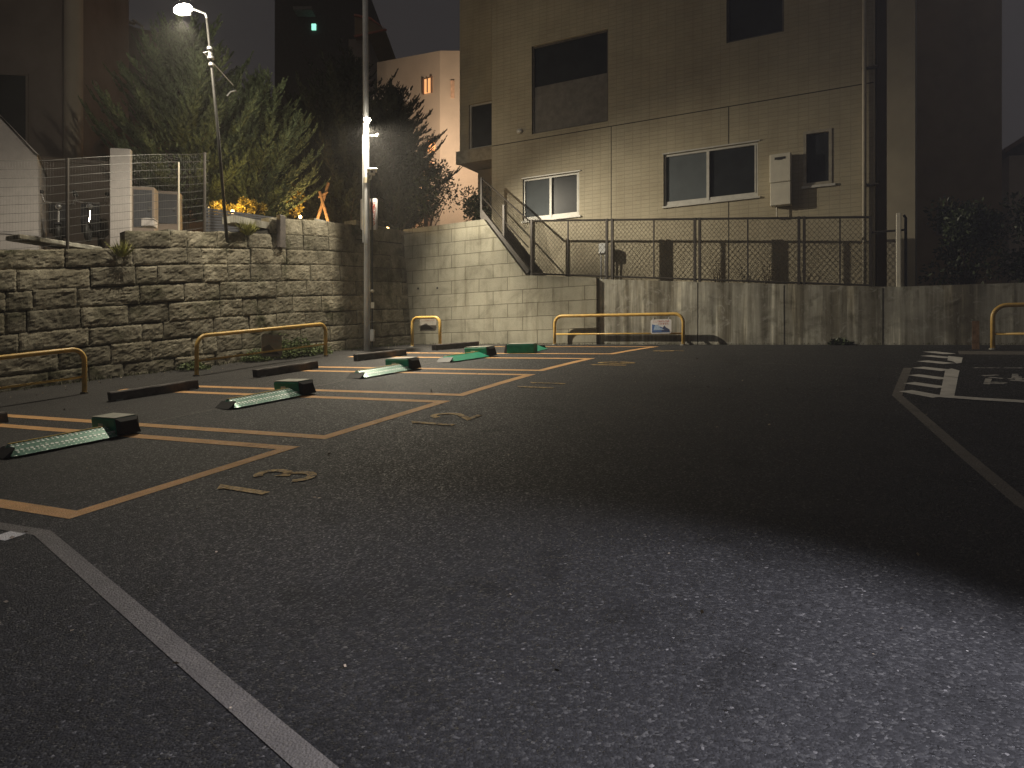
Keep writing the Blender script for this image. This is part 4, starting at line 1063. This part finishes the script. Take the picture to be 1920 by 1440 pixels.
garden_light('warm garden light at the foot of the wooden tree stakes', at(606, 22.6, zpx(424, 22.6)), 70)
garden_light('warm garden light under the yellow shrub edge', at(563, 22.7, zpx(410, 22.7)), 22, (1, .68, .25))
garden_light('warm garden light on the wall top left of the camera notice', at(663, 22.9, zpx(429, 22.9)), 6)
garden_light('warm garden light on the wall top right of the tall pole', at(727, 23.6, zpx(432, 23.6)), 14)
# wooden tree stakes
th = thing('tree_stakes', 'pair of crossed wooden tree stakes lit from below', 'tree stakes', at(606, 23.2, zpx(420, 23.2)), 0)
k = 23.2/F
for x0_, x1_, top in ((-15*k, 9*k, 78*k), (12*k, -6*k, 60*k)):
    MB().tube([(x0_, 0, -.1), (x1_, .05*(1 if x0_ < 0 else -1), top)], .045, 8).build('stake', M_wood, th)
MB().tube([(-9*k, -.02, 50*k), (9*k, -.02, 60*k)], .03, 8).build('tie_bar', M_wood, th)
# slatted fence, blue-grey
th = thing('slatted_fence', 'dark blue grey slatted fence in front of the golden hedge', 'fence', at(455, 19.6, 0), 0)
k = 19.4
A, B = RP(384, 388, 18.9), RP(540, 410, 20.4); A.z -= 0; o_ = Vector(th.location)
sl = MB(); nrow = 9
bz0, bz1 = zpx(440, 18.9), zpx(434, 20.4)
for i in range(nrow):
    f0, f1 = i/nrow, (i+.8)/nrow
    a0, a1 = bz0+(A.z-bz0)*f0, bz0+(A.z-bz0)*f1; c0, c1 = bz1+(B.z-bz1)*f0, bz1+(B.z-bz1)*f1
    n0 = len(sl.v)
    for dy in (0, .025):
        sl.v += [(A.x-o_.x, A.y+dy-o_.y, a0), (B.x-o_.x, B.y+dy-o_.y, c0), (B.x-o_.x, B.y+dy-o_.y, c1), (A.x-o_.x, A.y+dy-o_.y, a1)]
    for q in ((0, 1, 2, 3), (7, 6, 5, 4), (0, 4, 5, 1), (1, 5, 6, 2), (2, 6, 7, 3), (3, 7, 4, 0)): sl.f.append(tuple(n0+i_ for i_ in q))
sl.build('boards', M_slat, th)
for f in (.02, .5, .98):
    x, y = A.x+(B.x-A.x)*f-o_.x, A.y+(B.y-A.y)*f-o_.y; MB().box(x-.03, x+.03, y+.03, y+.09, min(bz0, bz1)-.4, A.z+(B.z-A.z)*f+.02).build('post', M_slat, th)
# stone pillar at the end of the lit masonry
s_, Y_ = wall_hit(527); th = thing('stone_pillar', 'short dark stone pillar on the wall top right of the slatted fence', 'pillar', at(527, Y_+.25, zpx(462, Y_)), R(-30))
MB().bbox(-.07, .07, -.1, .1, 0, 62/F*Y_, .015).build('shaft', M_beam, th)
# wire mesh fence on the stone wall
sA, sB2 = wall_hit(-120)[0], wall_hit(432)[0]
th = thing('wire_fence', 'tall thin wire mesh fence along the stone wall top at the left', 'fence', (0, 0, 0))
def wf(s, h): p = P(s, wall_t(s)-.75); return Vector((p.x, p.y, wall_top(s)+h))
wm = MB()
fh = 1.75; S_ = np.linspace(sA, sB2, 24)
for i in range(11):
    wm.tube([wf(s, .08+fh*i/10) for s in S_], .0045, 4, False)
nv = 110
for i in range(nv+1):
    s = sA+(sB2-sA)*i/nv; wm.tube([wf(s, .05), wf(s, fh+.06)], .0013, 3, False)
wm.build('mesh', mat('dull_wire', (.13, .13, .125), .35, .4, bmp=0), th)
for u in (3, 168, 425):
    s = wall_hit(u)[0]; pst = MB(); pst.tube([wf(s, -.3), wf(s, fh+.1)], .032, 8); pst.build('post', M_fence, th)
s = wall_hit(377)[0]; pst = MB(); pst.tube([wf(s, -.3), wf(s, fh-.1)], .02, 8); pst.build('post', M_pipe, th)

# ================================================================== TERRACE: SMALL THINGS AT THE LEFT
# white gabled shed
Ys = 17.6; z0 = zpx(470, Ys)
th = thing('garden_shed', 'white gabled shed wall at the left picture edge', 'shed', at(30, Ys, z0), R(27)); k = Ys/F
ol = [(-95*k, 0), (36*k, 0), (34*k, (470-285)*k), (-32*k, (470-236+10)*k+.1), (-95*k, (470-290)*k)]
MB().prism(ol, 0, 2.2).build('wall', M_pale, th)
tr = MB(); tr.prism([(34*k-.03, (470-285)*k+.015), (38*k, (470-285)*k-.03), (-32*k+.02, (470-226)*k+.14), (-34*k, (470-226)*k+.2)], -.05, 2.25); tr.build('roof_edge', M_pale, th)
MB().box(-95*k, 37*k, -.02, .0, 30*k, 36*k).build('trim_board', mat('trim_white', (.42, .40, .40), .6), th)
# broad pale post
Yp = 18.2; k = Yp/F
th = thing('pale_pillar', 'broad white pillar standing behind the wire fence', 'pillar', at(224, Yp, zpx(450, Yp)), R(10))
MB().bbox(-17*k, 19*k, 0, .16, -.2, 172*k, .012).build('shaft', M_pale, th)
# hollow dark wall between shed and pillar
Yd = 21; th = thing('low_wall', 'low dark garden wall behind the parked scooters', 'wall', at(135, Yd, zpx(455, Yd)), R(18)); k = Yd/F
MB().box(-75*k, 110*k, 0, .2, -.3, 150*k).build('panel', M_darkwall, th)
MB().box(-75*k, 110*k, -.03, .23, 150*k, 157*k).build('cap', M_darkwall, th)
# concrete kerb slabs in front of it
for u, v, lb, wd_ in ((105, 458, 'pale concrete slab on the terrace beside the white shed', .9), (300, 452, 'flat concrete slab behind the stone wall top', .8)):
    Yk = 16.4 if u < 200 else 18.6
    o = MB().bbox(-wd_, wd_, -.25, .25, 0, .10, .015).build('paving_slab', M_conc); o.location = at(u, Yk, zpx(v+4, Yk)); o.rotation_euler = (0, 0, R(62)); tag(o, lb, 'slab')
# equipment boxes right of the pillar
for u, Yb, w_, vb, vt, lb in ((268, 18.6, .26, 432, 350, 'dark cabinet beside the broad white pillar'), (312, 19.2, .30, 425, 358, 'grey cabinet left of the golden hedge')):
    th = thing('cabinet', lb, 'cabinet', at(u, Yb, zpx(vb, Yb)), R(12)); hh = (vb-vt)/F*Yb
    MB().bbox(-w_, w_, 0, .4, -.3, hh, .015).build('body', M_darkwall, th); MB().box(-w_+.05, w_-.05, -.012, -.002, .08, hh-.08).build('door', M_slat, th)
    MB().box(w_-.14, w_-.08, -.03, -.013, hh*.45, hh*.55).build('handle', M_chrome, th)
o = thing('plastic_crate', 'small pale box on the ground beside the dark cabinet', 'box', at(276, 17.9, zpx(424, 17.9)), R(8)); MB().bbox(-.14, .14, 0, .3, 0, .16, .012).build('body', M_pale, o); MB().bbox(-.15, .15, -.01, .31, .161, .185, .008).build('lid', M_pale, o)
# scooters
def scooter(label, loc, rz):
    th = thing('scooter', label, 'scooter', loc, rz, 'scooters parked on the terrace')
    for x, nm in ((-.62, 'rear'), (.62, 'front')):
        o = MB().torus((x, 0, .22), .17, .055).build('wheel', M_black, th, True)
        MB().tube([(x, -.04, .22), (x, .04, .22)], .11, 14).build('rim', M_chrome, o)
    MB().prism([(-.75, .42), (-.45, .30), (-.15, .24), (.30, .22), (.34, .30), (-.05, .34), (-.12, .62), (-.70, .68)], -.14, .14).build('body', M_scoot, th)
    MB().prism([(-.72, .68), (-.12, .63), (-.10, .70), (-.35, .76), (-.74, .78)], -.13, .13).build('seat', M_black, th)
    MB().prism([(.30, .26), (.40, .26), (.50, .55), (.42, .95), (.34, .95), (.38, .55)], -.2, .2).build('front_shield', M_scoot, th)
    MB().prism([(.46, .34), (.78, .42), (.76, .46), (.46, .42)], -.08, .08).build('fender', M_scoot, th)
    MB().tube([(.40, 0, .9), (.60, 0, .25)], .025, 8).build('fork', M_chrome, th)
    MB().tube([(.30, -.34, 1.02), (.40, -.15, .98), (.40, .15, .98), (.30, .34, 1.02)], .018, 8).build('handlebar', M_chrome, th)
    MB().sphere((.47, 0, .88), .08, 10, 7, (.6, 1, .9)).build('headlight', M_chrome, th)
    for y in (-.3, .3):
        o = MB().tube([(.36, y, 1.0), (.36, y*1.2, 1.2)], .008, 6).build('mirror', M_chrome, th); MB().sphere((.36, y*1.2, 1.23), .06, 8, 6, (.3, 1, .8)).build('mirror_glass', M_black, o)
    return th
Yc = 18.8
scooter('black scooter parked between the white shed and the broad pillar', at(112, Yc, zpx(462, Yc)), R(-62))
scooter('black scooter close to the broad white pillar, its wheel glinting', at(178, Yc+.1, zpx(460, Yc)), R(-75))

# ================================================================== BACKGROUND BUILDINGS
# dark house at the far left with round warm-lit corner column
Yh = 23; k = Yh/F
th = thing('dark_house', 'dark house front with a round corner column at the far left', 'house', at(60, Yh, zpx(470, Yh)), R(8))
MB().box(-150*k, 66*k, 0, 5, -1, 800*k).build('wall', M_darkwall, th)
MB().tube([(74*k, -.05, -1), (74*k, -.05, 800*k)], .26, 20).build('corner_column', M_plaster, th, True)
f = MB(); frame_box(f, -60*k, -6*k, 190*k, 330*k, .06, -.05, .02); o = f.build('window', M_darkwall, th); MB().box(-59*k, -7*k, -.02, -.01, 191*k, 329*k).build('pane', M_glass_d, o)
# house with the brown sloping roof
Yr = 26; th = thing('roofed_house', 'low house with a sloping brown roof behind the wire fence', 'house', at(230, Yr, zpx(440, Yr)), R(6)); k = Yr/F
MB().box(-95*k, 80*k, 0, 5, -1, 150*k).build('wall', M_brownwall, th)
rf = MB(); rf.v += [(-98*k, -.5, 182*k), (45*k, -.5, 150*k), (70*k, -.3, 138*k), (-98*k, 3, 278*k), (-5*k, 3, 276*k), (40*k, 3, 232*k), (-98*k, -.5, 176*k), (45*k, -.5, 144*k), (70*k, -.3, 132*k)]
rf.f += [(0, 1, 4, 3), (1, 2, 5, 4), (6, 7, 1, 0), (7, 8, 2, 1)]; rf.build('roof', M_roof, th)
# tall dark building behind it with eave line and a dim window
Yt = 33; th = thing('tall_house', 'tall dark house behind the brown roof, with a slanting pale eave', 'house', at(250, Yt, zpx(450, Yt)), R(4)); k = Yt/F
MB().prism([(-140*k, -1), (85*k, -1), (80*k, 385*k), (5*k, 398*k), (-118*k, 446*k), (-140*k, 448*k)], 0, 6).build('wall', M_darkwall, th)
MB().tube([(-120*k, -.2, 449*k), (6*k, -.2, 401*k)], .07, 8).build('eave', M_plaster, th)
MB().tube([(4*k, -.25, 408*k), (22*k, -.25, 395*k)], .06, 8).build('gutter_end', M_alum, th)
o = MB().box(-62*k, -28*k, -.06, -.003, 298*k, 335*k).build('window', mat('dim_glow_pane', (.16, .13, .07), .8), th); MB().box(-64*k, -26*k, -.09, -.062, 294*k, 298*k).build('sill', M_darkwall, o)  # the window's yellowish glow is put into the pane colour
# tall dark apartment block in the middle with a green lamp
Ym = 48; th = thing('apartment_tower', 'tall black apartment block behind the conifers with one green lamp', 'building', at(610, Ym, zpx(430, Ym)), 0); k = Ym/F
MB().box(-95*k, 72*k, 0, 8, -1, 470*k).build('wall', mat('black_render', (.055, .052, .05), .9), th)
MB().box(-25*k, -17*k, -.12, -.02, 373*k, 384*k).build('signal_lamp', emis('green_lamp', (.35, 1, .72), 1.6), th)
MB().box(-52*k, -18*k, -1.0, -.01, 398*k, 404*k).build('balcony_slab', mat('slab_render', (.20, .19, .18), .9), th)
# red edged gable
Yg = 42; th = thing('gable_roof', 'dark gable roof with a red lit edge above the tall pole', 'roof', at(690, Yg, zpx(66, Yg)), 0); k = Yg/F
MB().prism([(-25*k, -3*k), (33*k, 9*k), (5*k, 30*k), (-25*k, 36*k)], 0, 6).build('gable', M_brownwall, th)
MB().tube([(-25*k, -.1, 36*k), (5*k, -.1, 30*k), (35*k, -.1, 9*k), (-25*k, -.1, -4*k)], .07, 6).build('edge_trim', mat('red_trim', (.5, .17, .10), .7), th)
MB().box(-40*k, 0*k, .5, 5, -(430-66)*k, 0).build('wall', M_darkwall, th)
# salmon house
Yq = 33.5; zq0 = ZB-.3
th = thing('salmon_house', 'salmon plastered house with lit orange windows between trees and apartment building', 'house', at(825, Yq, zq0), 0); k = Yq/F
lx, ly = -3.1, 1.9; hq = zpx(95, Yq)-zq0
mb = MB(); xr = 3.6
def hw(f, z): return (lx*f, ly*f, z)
mb.poly([(0, 0, -1), (0, 0, hq), (lx, ly, zpx(117, Yq+ly)-zq0), (lx, ly, -1)])
mb.poly([(0, 0, -1), (xr, .35, -1), (xr, .35, zpx(112, Yq)-zq0), (80*k, .2, zpx(106, Yq)-zq0), (48*k, .12, zpx(93, Yq)-zq0), (0, 0, hq)])
mb.poly([(0, 0, hq), (48*k, .12, zpx(93, Yq)-zq0), (xr, .35, zpx(112, Yq)-zq0), (xr, 8, hq-.5), (lx, 8, hq-.5), (lx, ly, zpx(117, Yq+ly)-zq0)])
mb.poly([(lx, ly, -1), (lx, ly, zpx(117, Yq+ly)-zq0), (lx, 8, hq-.5), (lx, 8, -1)]); mb.poly([(xr, .35, -1), (xr, 8, -1), (xr, 8, hq-.5), (xr, .35, zpx(112, Yq)-zq0)])
mb.build('wall', M_plaster, th)
M_litwin = emis('lit_window', (1, .50, .20), .95)
def lface(u, v):                                # a pixel on the left face
    f = 0.0
    for i in range(200):
        f = i/200; X = th.location.x+lx*f; Y = Yq+ly*f
        if 960+F*X/Y <= u: break
    return f, zpx(v, Yq+ly*f)-zq0
def win_l(u0, u1, v0, v1, mt, out=.05, nm='window'):
    f0, za_ = lface(u0, v1); f1, zb_ = lface(u1, v0); n = Vector((ly, -lx, 0)).normalized()*-1
    n = Vector((-ly, lx, 0)).normalized(); n = n if n.y < 0 else -n
    m = MB(); a, b = Vector((lx*f0, ly*f0, 0)), Vector((lx*f1, ly*f1, 0))
    q = [a+n*out, b+n*out]; 
    m.quad((q[0].x, q[0].y, za_), (q[1].x, q[1].y, za_), (q[1].x, q[1].y, zb_), (q[0].x, q[0].y, zb_))
    for (p_, r_) in ((a, q[0]), (b, q[1])): m.quad((p_.x, p_.y, za_), (r_.x, r_.y, za_), (r_.x, r_.y, zb_), (p_.x, p_.y, zb_))
    m.quad((a.x, a.y, zb_), (b.x, b.y, zb_), (q[1].x, q[1].y, zb_), (q[0].x, q[0].y, zb_)); m.quad((a.x, a.y, za_), (b.x, b.y, za_), (q[1].x, q[1].y, za_), (q[0].x, q[0].y, za_))
    return m, (a, b, n, za_, zb_)
m, g = win_l(796, 811, 146, 176, M_litwin); o = m.build('window', M_litwin, th)
a, b, n, za_, zb_ = g; c = (a+b)/2+n*.07; MB().box(c.x-.025, c.x+.025, c.y-.02, c.y+.02, za_, zb_).build('mullion', M_roof, o)
e_ = MB(); 
for p_ in (a, b): q_ = p_+n*.06; e_.box(q_.x-.04, q_.x+.04, q_.y-.03, q_.y+.03, za_-.05, zb_+.05)
e_.build('frame', M_roof, o)
m, g = win_l(804, 816, 260, 287, M_litwin); m.build('window', M_litwin, th)
rx0, rx1 = 20*k, 27*k
MB().box(rx0, rx1, -.03, .1, zpx(183, Yq)-zq0, zpx(151, Yq)-zq0).build('window', mat('dim_lit_pane', (.62, .42, .28), .6), th)
o = MB().box(63*k, 86*k, .02, .25, zpx(153, Yq)-zq0, zpx(112, Yq)-zq0).build('window', M_darkwall, th); MB().box(65*k, 84*k, .0, .015, zpx(151, Yq)-zq0, zpx(114, Yq)-zq0).build('pane', M_glass_d, o)
# entrance block
MB().box(-46*k, -8*k, -2.2, -.3, -1, zpx(338, Yq)-zq0).build('porch', M_plaster, th)
MB().box(-48*k, -2*k, -2.5, -.3, zpx(338, Yq)-zq0+.003, zpx(330, Yq)-zq0).build('porch_roof', mat('porch_trim', (.55, .36, .24), .8), th)
MB().box(-20*k, -8*k, -2.22, -2.203, -.3, zpx(372, Yq)-zq0).build('door', M_darkwall, th)
MB().bbox(-32*k, -19*k, -2.55, -2.25, zpx(388, Yq)-zq0, zpx(376, Yq)-zq0, .03).build('air_conditioner', M_pale, th)
rl = MB()
for i in range(2): rl.tube([(lx*.98, ly*.98-1.2, zpx(150+14*i, Yq)-zq0-.4), (lx*.42, ly*.42-1.2, zpx(160+14*i, Yq)-zq0-.8)], .03, 6)
for i in range(6): f = .98-.56*i/5; rl.tube([(lx*f, ly*f-1.2, zpx(166, Yq)-zq0-1.5), (lx*f, ly*f-1.2, zpx(150, Yq)-zq0-.5)], .02, 6)
rl.build('balcony_rail', M_alum, th)
def hidden_lamp(name, loc, e, col, r=.15):
    d = bpy.data.lights.new(name, 'POINT'); d.energy = e; d.color = col; d.shadow_soft_size = r
    o = bpy.data.objects.new(name, d); sc.collection.objects.link(o); o.location = loc; return o
# porch lamp of the salmon house, and an unseen spot added to light its front
th2 = thing('porch_lamp', 'small orange porch lamp by the salmon house entrance', 'lamp', at(781, 30.6, zpx(344, 30.6)), 0)
MB().sphere((0, 0, 0), .07, 10, 7).build('globe', M_glow, th2); MB().tube([(0, .03, .07), (0, .28, .10)], .015, 6).build('bracket', M_black, th2)
hidden_lamp('porch_bulb', at(781, 30.4, zpx(352, 30.4)), 90, (1, .50, .24), .1)
ll = bpy.data.lights.new('house_front_fill', 'SPOT'); ll.energy = 700; ll.color = (1, .73, .53); ll.spot_size = R(150); ll.spot_blend = .5; ll.shadow_soft_size = .2
lo = bpy.data.objects.new('house_front_fill', ll); sc.collection.objects.link(lo); lo.location = at(850, 30.2, zpx(250, 30.2)); lo.rotation_euler = (R(90), 0, 0)
# buildings at the far right
Yz = 31; th = thing('dark_building', 'dark brown building beyond the right hedge', 'building', at(1790, Yz, H+1.5), R(-8)); k = Yz/F
MB().box(-90*k, 82*k, 0, 7, -.5, 760*k).build('wall', M_brownwall, th)
f = MB(); frame_box(f, -32*k, -5*k, 195*k, 250*k, .06, -.04, .02); o = f.build('window', M_darkwall, th); MB().box(-31*k, -6*k, -.02, -.01, 196*k, 249*k).build('pane', M_glass_d, o)
Yz = 36; th = thing('pink_house', 'pinkish house with a pitched roof at the right picture edge', 'house', at(1925, Yz, H+1.5), R(-10)); k = Yz/F
MB().box(-30*k, 120*k, 0, 6, -.5, 355*k).build('wall', M_plaster, th)
rf = MB(); rf.prism([(-48*k, 362*k), (-44*k, 356*k), (40*k, 410*k), (130*k, 360*k), (134*k, 368*k), (40*k, 420*k)], -.5, 6.5); rf.build('roof', M_roof, th)
# hedge in front of them
hz = H+1.75
for i, (t, s, rr, lb) in enumerate(((6.7, 17.0, .95, 'dark hedge shrub beside the pale building pier'), (8.1, 16.9, 1.1, 'dark hedge shrub in the middle of the right hedge'), (9.6, 16.9, 1.2, 'dark hedge shrub at the right picture edge'), (11.3, 17.2, 1.3, 'dark hedge shrub at the far right end'))):
    bush('hedge_shrub', lb, P(s, t, hz), rr, .9, 1.3+.1*i, 60+i, M_leaf_bush, 4200, .11, 18, 'hedge shrubs above the concrete wall')
# dry weeds behind the fence
for i, u in enumerate((1345, 1440)):
    t = PW(u, 500, 16.1)[0]; stalks('dry_weed', ('dry stalky weed behind the middle of the chain link fence', 'dry stalky weed behind the right part of the chain link fence')[i], P(16.1, t, up_z(t)), 26, .22, .9, 80+i, mat('dry_stalk', (.16, .12, .07), .9, 0, .3, 3, 0, .4), 'dry weeds behind the fence')
# weeds at the foot of the walls
GWd = 'weeds at the foot of the stone wall'
spots = [(9.2, 'leafy weed clump behind the long rail, left of the middle', 150, .28, .35), (9.9, 'tall leafy weed clump behind the right half of the long rail', 320, .40, .62), (10.5, 'tall leafy weed clump at the right end of the long rail', 300, .38, .55),
         (11.1, 'low weed clump right of the long rail', 160, .3, .3), (7.6, 'low weed strip under the left half of the long rail', 120, .3, .22)]
for i, (s, lb, n, rd, hg) in enumerate(spots):
    p = GP(s, wall_t(s)+.42); tuft('weed', lb, p, n, rd, hg, 90+i, M_leaf_weed, GWd)
mb = MB(); rs = np.random.RandomState(5); pts, ds, sz = [], [], []
for i in range(1500):
    s = rs.uniform(2, 15.2); p = GP(s, wall_t(s)+.08+abs(rs.normal())*.09); pts.append(tuple(p)); ds.append((rs.normal()*.5, rs.normal()*.5, 1)); sz.append(rs.uniform(.03, .09))
for i in range(900):
    t = rs.uniform(-7.5, 9); p = GP((SB_ if t < tl else SC_)-.03-abs(rs.normal())*.04, t); pts.append(tuple(p)); ds.append((rs.normal()*.5, rs.normal()*.5, 1)); sz.append(rs.uniform(.02, .07))
tag(leaf_mesh('grass_fringe', pts, ds, sz, mat('dull_grass', (.06, .065, .03), .9, 0, .3, 3, 0, .5), None, 5, .25), 'short dull grass and litter along the foot of the walls', 'grass', kind='stuff')
for u, v, sd, n, lb in ((237, 468, 101, 150, 'yellow green grass tuft on the stone wall top below the pale pillar'), (474, 428, 102, 200, 'grass tuft on the stone wall top near the thin lamp post')):
    s, Y = wall_hit(u); p = P(s, wall_t(s)-.16); tuft('grass_tuft', lb, (p.x, p.y, zpx(v+12, Y)), n, .14, .42, sd, mat('pale_grass', (.26, .26, .075), .8, 0, .3, 3, 0, .5), 'grass tufts on the stone wall', 'grass tuft', True)
t = PW(1575, 650, SC_-.1)[0]; tuft('weed', 'dark weed at the foot of the concrete wall below the fence end', GP(SC_-.12, t), 120, .22, .18, 110, M_leaf_bush, 'weeds at the foot of the concrete wall')
# dry leaves and grit scattered on the asphalt
pts, ds, sz = [], [], []
for i in range(420):
    s = rs.uniform(-2, 15); t = rs.uniform(-8, 6) if rs.rand() < .5 else wall_t(s)+.2+abs(rs.normal())*.6
    if t < wall_t(s)+.15: continue
    p = GP(s, t, .012); pts.append(tuple(p)); a = rs.uniform(0, 6.28); ds.append((math.cos(a), math.sin(a), .12)); sz.append(rs.uniform(.012, .04))
tag(leaf_mesh('leaf_litter', pts, ds, sz, mat('dry_leaf', (.34, .28, .2), .8, 0, .3, 3, 0, .5), None, 6, .6), 'tiny dry leaves and paper scraps scattered on the asphalt', 'litter', kind='stuff')
# ================================================================== ADDED HAZE
hb = MB().box(-60, 60, -14, 62, -9, 34).build('haze', bpy.data.materials.new('added_haze')); hb['kind'] = 'stuff'  # thin volume added for lamp halos and lifted blacks
hm = hb.data.materials[0]; hm.use_nodes = True; hn = hm.node_tree
hn.nodes.remove(hn.nodes['Principled BSDF']); pv = hn.nodes.new('ShaderNodeVolumePrincipled')
pv.inputs['Color'].default_value = (.9, .88, .86, 1); pv.inputs['Density'].default_value = .0017; pv.inputs['Anisotropy'].default_value = .3
hn.links.new(pv.outputs[0], hn.nodes['Material Output'].inputs['Volume'])
